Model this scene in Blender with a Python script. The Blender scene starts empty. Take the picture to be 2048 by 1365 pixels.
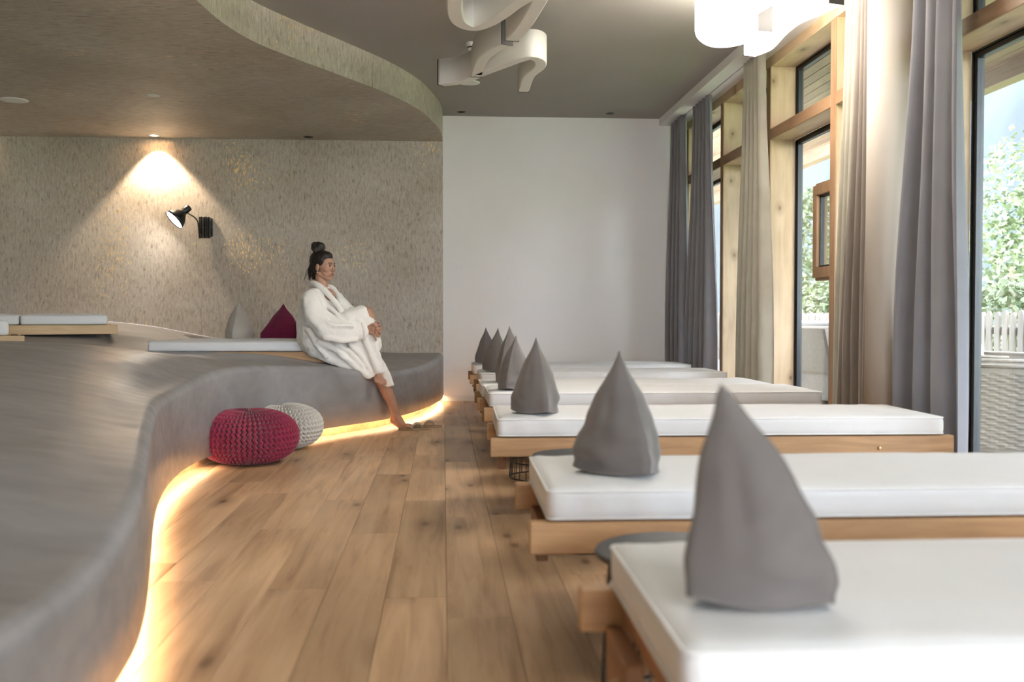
import bpy, bmesh, math, random
import numpy as np
from mathutils import Vector, Matrix, Euler, noise
random.seed(7)
S = bpy.context.scene
COL = S.collection
PI = math.pi

# ------------------------------------------------------------------ camera
FPX = 35 / 36 * 2048
CAMH = .92
YAW = math.atan(137 / FPX)
PIT = math.atan(50.5 / FPX)
cd = bpy.data.cameras.new('camera')
cam = bpy.data.objects.new('camera', cd)
COL.objects.link(cam)
cd.lens = 35; cd.sensor_width = 36; cd.clip_end = 500; cd.clip_start = .05
cam.location = (0, 0, CAMH)
cam.rotation_euler = (PI / 2 - PIT, 0, -YAW)
cd.dof.use_dof = True
cd.dof.focus_distance = 7.9
cd.dof.aperture_fstop = 2.6
S.camera = cam

# ------------------------------------------------------------------ world, exposure
SKY = 3.2
w = bpy.data.worlds.new('world'); S.world = w; w.use_nodes = True
bg = w.node_tree.nodes['Background']
bg.inputs[0].default_value = (.83, .885, 1.0, 1)
bg.inputs[1].default_value = SKY
vs = S.view_settings
vs.view_transform = 'Standard'; vs.look = 'None'; vs.gamma = 1; vs.use_curve_mapping = False
vs.exposure = 2.62

# large openings: portals guide the sky light through the glazing
def portal(name, loc, rot, sx, sy):
    l = bpy.data.lights.new(name, 'AREA'); l.shape = 'RECTANGLE'; l.size = sx; l.size_y = sy
    l.cycles.is_portal = True
    o = bpy.data.objects.new(name, l); COL.objects.link(o); o.location = loc; o.rotation_euler = rot
    return o
portal('window_portal', (2.86, 2.9, 1.5), (0, PI / 2, 0), 2.95, 15.6)
portal('rear_window_portal', (1.2, -5.06, 1.3), (-PI / 2, 0, 0), 2.5, 2.5)

# ------------------------------------------------------------------ pixel -> place
_f = Vector((math.sin(YAW) * math.cos(PIT), math.cos(YAW) * math.cos(PIT), -math.sin(PIT)))
_r = Vector((math.cos(YAW), -math.sin(YAW), 0)); _u = _r.cross(_f)
_C = Vector((0, 0, CAMH))
def ray(x, y): return _f + _r * ((x - 1024) / FPX) - _u * ((y - 682.5) / FPX)
def oz(x, y, z): r = ray(x, y); return _C + r * ((z - CAMH) / r.z)
def ox(x, y, X): r = ray(x, y); return _C + r * (X / r.x)
def W(x, y, Y): r = ray(x, y); return _C + r * (Y / r.y)

# ------------------------------------------------------------------ mesh helpers
class MB:
    def __init__(s): s.v = []; s.f = []
    def add(s, vs, fs):
        o = len(s.v); s.v += [tuple(v) for v in vs]; s.f += [tuple(i + o for i in f) for f in fs]; return s
    def box(s, x0, x1, y0, y1, z0, z1, b=0.0):
        if b <= 0:
            return s.add([(x, y, z) for z in (z0, z1) for y in (y0, y1) for x in (x0, x1)],
                  [(0, 2, 3, 1), (4, 5, 7, 6), (0, 1, 5, 4), (2, 6, 7, 3), (0, 4, 6, 2), (1, 3, 7, 5)])
        bm = bmesh.new(); bmesh.ops.create_cube(bm, size=1)
        for v in bm.verts:
            v.co = ((x0 + x1) / 2 + v.co.x * (x1 - x0), (y0 + y1) / 2 + v.co.y * (y1 - y0), (z0 + z1) / 2 + v.co.z * (z1 - z0))
        bmesh.ops.bevel(bm, geom=bm.edges[:], offset=b, segments=2 if b > .004 else 1, profile=.7, affect='EDGES')
        s.bm(bm); return s
    def bm(s, bm, M=None):
        bm.verts.index_update()
        s.add([(M @ v.co) if M else v.co for v in bm.verts], [[v.index for v in f.verts] for f in bm.faces]); bm.free(); return s
    def grid(s, n, m, fn, closeu=False, closev=False):
        o = len(s.v)
        for i in range(n):
            for j in range(m): s.v.append(tuple(fn(i, j)))
        for i in range(n if closeu else n - 1):
            for j in range(m if closev else m - 1):
                a = i * m + j; b = ((i + 1) % n) * m + j; c = ((i + 1) % n) * m + (j + 1) % m; d = i * m + (j + 1) % m
                s.f.append((o + a, o + b, o + c, o + d))
        return s
    def tube(s, pts, r, n=8, cap=True, closed=False):
        pts = [Vector(p) for p in pts]; N = len(pts)
        rr = r if isinstance(r, (list, tuple)) else [r] * N
        o = len(s.v); up = None
        for i, p in enumerate(pts):
            if closed: t = pts[(i + 1) % N] - pts[i - 1]
            else: t = pts[min(i + 1, N - 1)] - pts[max(i - 1, 0)]
            t.normalize()
            if up is None:
                up = Vector((0, 0, 1)) if abs(t.z) < .9 else Vector((1, 0, 0))
            a = t.cross(up)
            if a.length < 1e-6: a = t.orthogonal()
            a.normalize(); b = a.cross(t); up = b
            for k in range(n):
                th = 2 * PI * k / n
                s.v.append(tuple(p + (a * math.cos(th) + b * math.sin(th)) * rr[i]))
        for i in range(N if closed else N - 1):
            for k in range(n):
                i2 = (i + 1) % N
                s.f.append((o + i * n + k, o + i * n + (k + 1) % n, o + i2 * n + (k + 1) % n, o + i2 * n + k))
        if cap and not closed:
            s.f.append(tuple(o + k for k in range(n))[::-1]); s.f.append(tuple(o + (N - 1) * n + k for k in range(n)))
        return s
    def lathe(s, prof, n=32, M=None):
        o = len(s.v)
        for r, z in prof:
            for k in range(n):
                th = 2 * PI * k / n; p = Vector((r * math.cos(th), r * math.sin(th), z))
                s.v.append(tuple(M @ p if M else p))
        for i in range(len(prof) - 1):
            for k in range(n):
                s.f.append((o + i * n + k, o + i * n + (k + 1) % n, o + (i + 1) * n + (k + 1) % n, o + (i + 1) * n + k))
        if prof[0][0] > 1e-5: s.f.append(tuple(o + k for k in range(n))[::-1])
        if prof[-1][0] > 1e-5: s.f.append(tuple(o + (len(prof) - 1) * n + k for k in range(n)))
        return s
    def ell(s, c, r, M=None, seg=20, ring=12):
        bm = bmesh.new(); bmesh.ops.create_uvsphere(bm, u_segments=seg, v_segments=ring, radius=1)
        c = Vector(c)
        r = r if isinstance(r, (tuple, list)) else (r, r, r)
        for v in bm.verts: v.co = Vector((v.co.x * r[0], v.co.y * r[1], v.co.z * r[2])) + c
        return s.bm(bm, M)
    def cap(s, a, b, ra, rb, M=None, n=16):
        # closed tapered capsule
        a = Vector(a); b = Vector(b); d = b - a; L = d.length or 1e-6; d = d / L
        q = d.to_track_quat('Z', 'Y').to_matrix()
        prof = []
        for k in range(7): th = -PI / 2 + PI / 2 * k / 6; prof.append((ra * math.cos(th), ra * math.sin(th)))
        for k in range(7): th = PI / 2 * k / 6; prof.append((rb * math.cos(th), L + rb * math.sin(th)))
        o = len(s.v)
        prof = prof[1:-1]
        pts = []
        for r, z in prof:
            for k in range(n): pts.append(a + q @ Vector((r * math.cos(2 * PI * k / n), r * math.sin(2 * PI * k / n), z)))
        pts.append(a - d * ra); pts.append(b + d * rb)
        s.v += [tuple(M @ p if M else p) for p in pts]
        m = len(prof)
        for i in range(m - 1):
            for k in range(n): s.f.append((o + i * n + k, o + i * n + (k + 1) % n, o + (i + 1) * n + (k + 1) % n, o + (i + 1) * n + k))
        for k in range(n):
            s.f.append((o + m * n, o + (k + 1) % n, o + k)); s.f.append((o + m * n + 1, o + (m - 1) * n + k, o + (m - 1) * n + (k + 1) % n))
        return s
    def chain(s, pts, M=None):
        for (a, ra), (b, rb) in zip(pts[:-1], pts[1:]): s.cap(a, b, ra, rb, M)
        return s
    def prism(s, poly, z0, z1):
        n = len(poly)
        a = sum(poly[i][0] * poly[(i + 1) % n][1] - poly[(i + 1) % n][0] * poly[i][1] for i in range(n))
        if a < 0: poly = poly[::-1]
        return s.add([(x, y, z0) for x, y in poly] + [(x, y, z1) for x, y in poly],
                     [tuple(range(n))[::-1], tuple(range(n, 2 * n))] + [(i, (i + 1) % n, n + (i + 1) % n, n + i) for i in range(n)])
    def mesh(s, name, mat, smooth=False):
        me = bpy.data.meshes.new(name); me.from_pydata(s.v, [], s.f)
        if mat: me.materials.append(mat)
        me.polygons.foreach_set('use_smooth', [smooth] * len(me.polygons)); me.update()
        return me
    def build(s, name, mat, parent=None, smooth=False, loc=None):
        return link(name, s.mesh(name, mat, smooth), parent, loc)

def link(name, me, parent=None, loc=None):
    o = bpy.data.objects.new(name, me); COL.objects.link(o)
    if parent: o.parent = parent
    if loc is not None: o.location = loc
    return o
def empty(name, loc=(0, 0, 0), rz=0):
    o = bpy.data.objects.new(name, None); COL.objects.link(o); o.location = loc; o.rotation_euler.z = rz
    o.empty_display_size = .1; return o
def tag(o, label=None, cat=None, group=None, kind=None):
    if label: o['label'] = label
    if cat: o['category'] = cat
    if group: o['group'] = group
    if kind: o['kind'] = kind
    return o
def struct(o, label=None, cat=None):
    o['kind'] = 'structure'; return tag(o, label, cat)
def crom(P, n=12, closed=False):
    P = [Vector(p) for p in P]; out = []
    Q = [2 * P[0] - P[1]] + P + [2 * P[-1] - P[-2]]
    for i in range(1, len(Q) - 2):
        a, b, c, d = Q[i - 1:i + 3]
        for k in range(n):
            t = k / n; out.append(.5 * (2 * b + (c - a) * t + (2 * a - 5 * b + 4 * c - d) * t * t + (3 * b - a - 3 * c + d) * t ** 3))
    out.append(P[-1]); return out
def smooth01(t): t = max(0, min(1, t)); return t * t * (3 - 2 * t)

# ------------------------------------------------------------------ materials
def nmat(name):
    m = bpy.data.materials.new(name); m.use_nodes = True; nt = m.node_tree
    return m, nt, nt.nodes['Principled BSDF']
def N(nt, t, **k):
    n = nt.nodes.new(t)
    for a, v in k.items():
        if a.startswith('i_'): n.inputs[a[2:].replace('_', ' ')].default_value = v
        else: setattr(n, a, v)
    return n
def ramp(nt, stops):
    r = nt.nodes.new('ShaderNodeValToRGB'); e = r.color_ramp.elements
    while len(e) < len(stops): e.new(.5)
    for q, (p, c) in zip(e, stops): q.position = p; q.color = (*c, 1)
    return r
def coords(nt, scale=(1, 1, 1), space='Object', rnd=False):
    tc = nt.nodes.new('ShaderNodeTexCoord'); mp = nt.nodes.new('ShaderNodeMapping'); mp.inputs['Scale'].default_value = scale
    if rnd:
        oi = nt.nodes.new('ShaderNodeObjectInfo'); mu = N(nt, 'ShaderNodeVectorMath', operation='SCALE'); 
        cb = nt.nodes.new('ShaderNodeCombineXYZ')
        for k in range(3): nt.links.new(oi.outputs['Random'], cb.inputs[k])
        nt.links.new(cb.outputs[0], mu.inputs[0]); mu.inputs['Scale'].default_value = 37.0
        ad = N(nt, 'ShaderNodeVectorMath', operation='ADD')
        nt.links.new(tc.outputs[space], ad.inputs[0]); nt.links.new(mu.outputs[0], ad.inputs[1])
        nt.links.new(ad.outputs[0], mp.inputs[0])
    else: nt.links.new(tc.outputs[space], mp.inputs[0])
    return mp.outputs[0]
def bump(nt, bs, h, strength, dist=.01):
    b = N(nt, 'ShaderNodeBump'); b.inputs['Strength'].default_value = strength; b.inputs['Distance'].default_value = dist
    nt.links.new(h, b.inputs['Height']); nt.links.new(b.outputs[0], bs.inputs['Normal'])
def plain(name, col, rough=.6, var=.06, scale=8, metal=0, bmp=0, bscale=200, spec=.5, space='Object'):
    m, nt, b = nmat(name)
    n = N(nt, 'ShaderNodeTexNoise'); n.inputs['Scale'].default_value = scale; n.inputs['Detail'].default_value = 4
    nt.links.new(coords(nt, space=space), n.inputs['Vector'])
    c0 = tuple(max(0, c * (1 - var)) for c in col); c1 = tuple(min(1, c * (1 + var)) for c in col)
    r = ramp(nt, [(.3, c0), (.7, c1)]); nt.links.new(n.outputs[0], r.inputs[0]); nt.links.new(r.outputs[0], b.inputs['Base Color'])
    b.inputs['Roughness'].default_value = rough; b.inputs['Metallic'].default_value = metal
    b.inputs['Specular IOR Level'].default_value = spec
    if bmp:
        n2 = N(nt, 'ShaderNodeTexNoise'); n2.inputs['Scale'].default_value = bscale; n2.inputs['Detail'].default_value = 3
        nt.links.new(coords(nt, space=space), n2.inputs['Vector']); bump(nt, b, n2.outputs[0], bmp)
    return m
def wood(name, dark, mid, light, axis='Y', rough=.45, stretch=14, scale=1.0, knots=True, tone=.25, bmp=.15):
    m, nt, b = nmat(name)
    sc = {'X': (1, stretch, stretch), 'Y': (stretch, 1, stretch), 'Z': (stretch, stretch, 1)}[axis]
    sc = tuple(v * scale for v in sc)
    v = coords(nt, sc, rnd=True)
    n1 = N(nt, 'ShaderNodeTexNoise'); n1.inputs['Scale'].default_value = 1.6; n1.inputs['Detail'].default_value = 7; n1.inputs['Roughness'].default_value = .62; n1.inputs['Distortion'].default_value = .6
    nt.links.new(v, n1.inputs['Vector'])
    r = ramp(nt, [(.25, dark), (.5, mid), (.75, light)]); nt.links.new(n1.outputs[0], r.inputs[0])
    v2 = coords(nt, tuple(q * .12 if q > 1.01 * scale else q * .7 for q in sc), rnd=True)
    n2 = N(nt, 'ShaderNodeTexNoise'); n2.inputs['Scale'].default_value = 1.5; n2.inputs['Detail'].default_value = 3; nt.links.new(v2, n2.inputs['Vector'])
    mx = N(nt, 'ShaderNodeMix', data_type='RGBA', blend_type='MULTIPLY'); mx.inputs[0].default_value = .8
    r2 = ramp(nt, [(.3, (.64, .61, .58)), (.7, (1.15, 1.13, 1.1))]); nt.links.new(n2.outputs[0], r2.inputs[0])
    nt.links.new(r.outputs[0], mx.inputs[6]); nt.links.new(r2.outputs[0], mx.inputs[7])
    last = mx.outputs[2]
    oi = nt.nodes.new('ShaderNodeObjectInfo')
    r3 = ramp(nt, [(0, (1 - tone, 1 - tone * 1.05, 1 - tone * 1.15)), (.55, (1, 1, 1)), (1, (1 + tone * .5, 1 + tone * .48, 1 + tone * .4))]); nt.links.new(oi.outputs['Random'], r3.inputs[0])
    m3 = N(nt, 'ShaderNodeMix', data_type='RGBA', blend_type='MULTIPLY'); m3.inputs[0].default_value = 1
    nt.links.new(last, m3.inputs[6]); nt.links.new(r3.outputs[0], m3.inputs[7]); last = m3.outputs[2]
    if knots:
        ks = {'X': (1.5, 5, 5), 'Y': (4, 1.6, 0), 'Z': (4.5, 0, 3)}[axis]
        vo = N(nt, 'ShaderNodeTexVoronoi'); vo.inputs['Scale'].default_value = knots if knots is not True else .75; kv = coords(nt, ks, rnd=True); vo.voronoi_dimensions = '2D'; nt.links.new(kv, vo.inputs['Vector'])
        if axis == 'Z': kv.node.inputs['Rotation'].default_value = (PI / 2, 0, 0)
        rk = ramp(nt, [(.0, (0, 0, 0)), (.022, (.1, .1, .1)), (.055, (.6, .6, .6)), (.19, (1, 1, 1))]); nt.links.new(vo.outputs['Distance'], rk.inputs[0])
        mk = N(nt, 'ShaderNodeMix', data_type='RGBA'); nt.links.new(rk.outputs[0], mk.inputs[0])
        mk.inputs[6].default_value = tuple(c * q for c, q in zip(dark, (.42, .36, .30))) + (1,); nt.links.new(last, mk.inputs[7]); last = mk.outputs[2]
    nt.links.new(last, b.inputs['Base Color']); b.inputs['Roughness'].default_value = rough
    if bmp: bump(nt, b, n1.outputs[0], bmp, .004)
    return m
def stone(name, axis):
    m, nt, b = nmat(name)
    sc = {'Z': (46, 46, 13), 'X': (9, 46, 46)}[axis]
    n1 = N(nt, 'ShaderNodeTexNoise'); n1.inputs['Scale'].default_value = 1; n1.inputs['Detail'].default_value = 8; n1.inputs['Roughness'].default_value = .78; n1.inputs['Distortion'].default_value = .4
    nt.links.new(coords(nt, sc), n1.inputs['Vector'])
    r = ramp(nt, [(.33, (.15, .115, .085)), (.415, (.43, .37, .31)), (.52, (.54, .48, .415)), (.68, (.65, .595, .53))]); nt.links.new(n1.outputs[0], r.inputs[0])
    n2 = N(nt, 'ShaderNodeTexNoise'); n2.inputs['Scale'].default_value = 1.2; n2.inputs['Detail'].default_value = 3
    nt.links.new(coords(nt, (1, 1, 1)), n2.inputs['Vector'])
    r2 = ramp(nt, [(.32, (.84, .80, .76)), (.68, (1.05, 1.05, 1.05))]); nt.links.new(n2.outputs[0], r2.inputs[0])
    mx = N(nt, 'ShaderNodeMix', data_type='RGBA', blend_type='MULTIPLY'); mx.inputs[0].default_value = 1
    nt.links.new(r.outputs[0], mx.inputs[6]); nt.links.new(r2.outputs[0], mx.inputs[7])
    # gold leaf flecks
    n3 = N(nt, 'ShaderNodeTexNoise'); n3.inputs['Scale'].default_value = 1; n3.inputs['Detail'].default_value = 3
    nt.links.new(coords(nt, tuple(q * 1.9 for q in sc)), n3.inputs['Vector'])
    n4 = N(nt, 'ShaderNodeTexNoise'); n4.inputs['Scale'].default_value = 1.0; n4.inputs['Detail'].default_value = 1
    nt.links.new(coords(nt, (1, 1, 1)), n4.inputs['Vector'])
    ad = N(nt, 'ShaderNodeMath', operation='MULTIPLY_ADD'); nt.links.new(n4.outputs[0], ad.inputs[0]); ad.inputs[1].default_value = .8; nt.links.new(n3.outputs[0], ad.inputs[2])
    sb = N(nt, 'ShaderNodeMath', operation='SUBTRACT'); nt.links.new(ad.outputs[0], sb.inputs[0]); sb.inputs[1].default_value = .62
    rf = ramp(nt, [(.535, (0, 0, 0)), (.545, (1, 1, 1))]); nt.links.new(sb.outputs[0], rf.inputs[0])
    mg = N(nt, 'ShaderNodeMix', data_type='RGBA'); nt.links.new(rf.outputs[0], mg.inputs[0]); nt.links.new(mx.outputs[2], mg.inputs[6]); mg.inputs[7].default_value = (.95, .72, .36, 1)
    nt.links.new(mg.outputs[2], b.inputs['Base Color']); nt.links.new(rf.outputs[0], b.inputs['Metallic'])
    b.inputs['Roughness'].default_value = .55; bump(nt, b, n1.outputs[0], .35, .006)
    return m
def emit(name, col, s):
    m, nt, b = nmat(name); b.inputs['Base Color'].default_value = (*col, 1)
    b.inputs['Emission Color'].default_value = (*col, 1); b.inputs['Emission Strength'].default_value = s; return m
def glassm(name, tint=(.96, .98, .97)):
    m = bpy.data.materials.new(name); m.use_nodes = True; nt = m.node_tree; nt.nodes.clear()
    o = nt.nodes.new('ShaderNodeOutputMaterial'); t = nt.nodes.new('ShaderNodeBsdfTransparent'); t.inputs[0].default_value = (*tint, 1)
    g = nt.nodes.new('ShaderNodeBsdfGlossy'); g.inputs['Roughness'].default_value = .01
    lw = nt.nodes.new('ShaderNodeLayerWeight'); lw.inputs[0].default_value = .5
    pw = N(nt, 'ShaderNodeMath', operation='POWER'); nt.links.new(lw.outputs['Facing'], pw.inputs[0]); pw.inputs[1].default_value = 5.0
    fr = N(nt, 'ShaderNodeMath', operation='MULTIPLY_ADD'); nt.links.new(pw.outputs[0], fr.inputs[0]); fr.inputs[1].default_value = .9; fr.inputs[2].default_value = .03
    mx = nt.nodes.new('ShaderNodeMixShader'); nt.links.new(fr.outputs[0], mx.inputs[0]); nt.links.new(t.outputs[0], mx.inputs[1]); nt.links.new(g.outputs[0], mx.inputs[2])
    nt.links.new(mx.outputs[0], o.inputs[0]); return m
def cloth(name, col, rough=.9, weave=420, var=.08, bmp=.25, trans=0, sheen=.3):
    m, nt, b = nmat(name)
    n = N(nt, 'ShaderNodeTexNoise'); n.inputs['Scale'].default_value = 6; n.inputs['Detail'].default_value = 5; nt.links.new(coords(nt), n.inputs['Vector'])
    r = ramp(nt, [(.3, tuple(c * (1 - var) for c in col)), (.7, tuple(min(1, c * (1 + var)) for c in col))]); nt.links.new(n.outputs[0], r.inputs[0])
    nt.links.new(r.outputs[0], b.inputs['Base Color']); b.inputs['Roughness'].default_value = rough; b.inputs['Specular IOR Level'].default_value = .2
    b.inputs['Sheen Weight'].default_value = sheen
    n2 = N(nt, 'ShaderNodeTexNoise'); n2.inputs['Scale'].default_value = weave; nt.links.new(coords(nt), n2.inputs['Vector'])
    n3 = N(nt, 'ShaderNodeTexNoise'); n3.inputs['Scale'].default_value = 9; n3.inputs['Detail'].default_value = 4; nt.links.new(coords(nt, (1, 1, 1)), n3.inputs['Vector'])
    ad = N(nt, 'ShaderNodeMath', operation='MULTIPLY_ADD'); nt.links.new(n3.outputs[0], ad.inputs[0]); ad.inputs[1].default_value = 2.0; nt.links.new(n2.outputs[0], ad.inputs[2])
    bump(nt, b, ad.outputs[0], bmp, .006)
    if trans:
        o = nt.nodes['Material Output']; t = nt.nodes.new('ShaderNodeBsdfTranslucent'); nt.links.new(r.outputs[0], t.inputs[0])
        mx = nt.nodes.new('ShaderNodeMixShader'); mx.inputs[0].default_value = trans
        nt.links.new(b.outputs[0], mx.inputs[1]); nt.links.new(t.outputs[0], mx.inputs[2]); nt.links.new(mx.outputs[0], o.inputs[0])
    return m

M = {}
M['plank'] = wood('oak_plank', (.37, .22, .12), (.62, .415, .25), (.74, .53, .345), 'Y', rough=.4, stretch=16, scale=.8, tone=.22, knots=.6, bmp=.14)
M['subfloor'] = plain('subfloor', (.1, .06, .035), .8)
M['stone_v'] = stone('gold_flecked_wall_finish', 'Z')
M['stone_h'] = stone('gold_flecked_soffit_finish', 'X')
M['white'] = plain('white_plaster', (.87, .845, .84), .75, .015, 2)
M['ceil'] = plain('grey_ceiling_paint', (.375, .352, .33), .8, .02, 2)
M['soffit'] = plain('white_soffit', (.82, .82, .81), .6, .01, 2)
M['column'] = plain('column_plaster', (.53, .475, .42), .6, .02, 2)
M['black'] = plain('black_metal', (.012, .012, .014), .32, .1, 20)
M['tabletop'] = plain('table_black', (.02, .021, .024), .45, .1, 20)
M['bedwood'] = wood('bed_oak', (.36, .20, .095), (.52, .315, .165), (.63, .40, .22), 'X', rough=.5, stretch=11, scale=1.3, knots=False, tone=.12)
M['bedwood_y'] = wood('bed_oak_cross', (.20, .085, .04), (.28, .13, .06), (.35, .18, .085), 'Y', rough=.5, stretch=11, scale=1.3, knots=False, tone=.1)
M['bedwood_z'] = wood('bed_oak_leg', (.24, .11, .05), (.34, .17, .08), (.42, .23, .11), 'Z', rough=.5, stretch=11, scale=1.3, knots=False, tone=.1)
M['palewood'] = wood('pale_oak', (.50, .33, .17), (.62, .43, .24), (.70, .51, .30), 'X', rough=.5, stretch=11, scale=1.3, knots=False, tone=.1)
M['spruce'] = wood('spruce_post', (.52, .37, .23), (.62, .47, .31), (.68, .54, .38), 'Z', rough=.55, stretch=10, scale=1.2, knots=.8, tone=.06, bmp=.05)
M['spruce_y'] = wood('spruce_transom', (.48, .33, .20), (.58, .43, .27), (.65, .50, .34), 'Y', rough=.55, stretch=10, scale=1.2, knots=.8, tone=.06, bmp=.05)
M['larch'] = wood('larch_sash', (.29, .165, .09), (.39, .235, .135), (.46, .29, .175), 'Z', rough=.5, stretch=10, scale=1.2, knots=False, tone=.05, bmp=.05)
M['larch_y'] = wood('larch_strip', (.29, .165, .09), (.39, .235, .135), (.46, .29, .175), 'Y', rough=.5, stretch=10, scale=1.2, knots=False, tone=.05, bmp=.05)
M['deckwood'] = wood('overhang_board', (.20, .125, .065), (.28, .185, .105), (.35, .24, .145), 'Y', rough=.6, stretch=10, scale=1, knots=False, tone=.2)
M['fence'] = wood('weathered_picket', (.13, .12, .10), (.19, .175, .155), (.25, .23, .20), 'Z', rough=.8, stretch=10, scale=1, knots=False, tone=.2)
M['alu'] = plain('aluminium_frame', (.055, .057, .06), .4, .03, 10, metal=.9)
M['gasket'] = plain('black_gasket', (.008, .008, .01), .4)
M['glass'] = glassm('window_glass')
M['chrome'] = plain('chrome', (.8, .8, .8), .15, .02, 10, metal=1)
M['brass'] = plain('brass_bolt', (.8, .62, .35), .3, .05, 20, metal=1)
M['mattress'] = cloth('white_mattress_cover', (.735, .735, .75), .85, 500, .02, .22)
M['piping'] = cloth('white_piping', (.82, .82, .82), .85, 500, .02, .1)
M['cushion'] = cloth('taupe_cushion', (.165, .147, .142), .9, 600, .07, .18)
M['beige'] = cloth('beige_cushion', (.42, .38, .34), .9, 600, .07, .2)
M['berry'] = cloth('berry_cushion', (.16, .012, .05), .85, 600, .12, .2)
M['cgrey'] = cloth('grey_curtain', (.34, .335, .37), .9, 500, .05, .12, trans=.3)
M['ctaupe'] = cloth('taupe_curtain', (.29, .245, .22), .9, 500, .05, .12, trans=.2)
M['linen'] = cloth('linen_curtain', (.60, .56, .49), .9, 420, .06, .15, trans=.42)
M['robe'] = cloth('terry_robe', (.86, .83, .79), .95, 260, .02, .5, sheen=.5)
M['yarn_red'] = cloth('berry_yarn', (.26, .022, .06), .85, 300, .15, .3)
M['yarn_grey'] = cloth('pale_grey_yarn', (.56, .53, .49), .9, 300, .08, .3)
M['lining_red'] = cloth('dark_berry_lining', (.045, .008, .018), .9, 300, .1, .1)
M['lining_grey'] = cloth('charcoal_lining', (.03, .028, .028), .9, 300, .1, .1)
M['lampshell'] = plain('lamp_shell', (.82, .80, .76), .5, .01, 3)
M['sandal'] = plain('sandal_sole', (.30, .21, .13), .7, .06, 60)
M['strap'] = plain('sandal_strap', (.36, .30, .23), .35, .06, 60)
def concrete():
    m, nt, b = nmat('trowelled_concrete')
    n1 = N(nt, 'ShaderNodeTexNoise'); n1.inputs['Scale'].default_value = 1.4; n1.inputs['Detail'].default_value = 8; n1.inputs['Roughness'].default_value = .62; n1.inputs['Distortion'].default_value = .5
    nt.links.new(coords(nt, (1.3, 2.2, 3)), n1.inputs['Vector'])
    r = ramp(nt, [(.3, (.215, .204, .208)), (.5, (.265, .256, .264)), (.72, (.32, .312, .32))]); nt.links.new(n1.outputs[0], r.inputs[0])
    nt.links.new(r.outputs[0], b.inputs['Base Color'])
    n2 = N(nt, 'ShaderNodeTexNoise'); n2.inputs['Scale'].default_value = 3.0; n2.inputs['Detail'].default_value = 6
    nt.links.new(coords(nt, (1, 4, 6)), n2.inputs['Vector'])
    rr = ramp(nt, [(.3, (.3, .3, .3)), (.7, (.46, .46, .46))]); nt.links.new(n2.outputs[0], rr.inputs[0]); nt.links.new(rr.outputs[0], b.inputs['Roughness'])
    bump(nt, b, n2.outputs[0], .06, .01)
    return m
M['concrete'] = concrete()
def skinmat():
    m, nt, b = nmat('skin')
    n = N(nt, 'ShaderNodeTexNoise'); n.inputs['Scale'].default_value = 14; nt.links.new(coords(nt), n.inputs['Vector'])
    r = ramp(nt, [(.3, (.40, .215, .145)), (.7, (.48, .27, .19))]); nt.links.new(n.outputs[0], r.inputs[0]); nt.links.new(r.outputs[0], b.inputs['Base Color'])
    b.inputs['Roughness'].default_value = .5; b.inputs['Subsurface Weight'].default_value = .12; b.inputs['Subsurface Scale'].default_value = .01
    b.inputs['Subsurface Radius'].default_value = (1, .4, .2)
    return m
M['skin'] = skinmat()
M['hair'] = plain('dark_brown_hair', (.014, .008, .006), .5, .5, 30, bmp=.5, bscale=90)
M['lip'] = plain('lip', (.33, .10, .09), .4)
M['eyewhite'] = plain('eye_white', (.75, .73, .7), .25)
M['iris'] = plain('iris', (.03, .018, .012), .2)

# ------------------------------------------------------------------ the room
YW = 10.717; ZC = 3.056; ZB = 2.784; ZS = 2.98; XP = 2.60; XG = 2.79; XL = -5.4; YR = -5.0
POST = [7.80 + 1.33 * k for k in range(-9, 3)]   # near edge of each post
# floor with single planks
fl = struct(MB().box(-2.6, 2.84, YR, YW, -.06, -.022).build('floor', M['subfloor']), 'warm knotty oak plank floor', 'floor')
PWID = .2
for i in range(-10, 14):
    x0 = .008 + PWID * i; x1 = min(x0 + PWID, XG + .04)
    if x0 > XG: continue
    y = YR + random.uniform(-2, 0)
    while y < YW:
        L = random.uniform(1.5, 2.3); a = max(y, YR); b = min(y + L, YW)
        if b - a > .05 and b > .9:
            g = .0006; dz = random.uniform(-.0006, 0)
            m_ = MB().box(-(x1 - x0) / 2 + g, (x1 - x0) / 2 - g, -(b - a) / 2 + g, (b - a) / 2 - g, -.022, dz, .0011)
            m_.build('plank', M['plank'], fl, loc=((x0 + x1) / 2, (a + b) / 2, 0))
        elif b - a > .05:
            MB().box(-(x1 - x0) / 2, (x1 - x0) / 2, -(b - a) / 2, (b - a) / 2, -.022, 0).build('plank', M['plank'], fl, loc=((x0 + x1) / 2, (a + b) / 2, 0))
        y += L

struct(MB().box(XL - .1, -.004, YW, YW + .12, 0, ZC).build('wall_back_left', M['stone_v']), 'beige textured wall finish with gold flecks', 'wall')
struct(MB().box(-.004, XG + .1, YW, YW + .12, -.06, ZC).build('wall_back_right', M['white']), 'plain white end wall beside the window', 'wall')
struct(MB().box(.0, XP, YW - .014, YW, 0, .06, .003).build('baseboard_back', M['soffit']), 'white skirting under the end wall', 'baseboard')
struct(MB().box(XL - .12, XL, YR, YW + .12, -.06, ZC).build('wall_left', M['stone_v']), 'textured side wall', 'wall')
struct(MB().box(XL - .12, XG + .4, YR - .12, YW + .12, ZC, ZC + .12).build('ceiling', M['ceil']), 'matt dark grey ceiling', 'ceiling')
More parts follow.
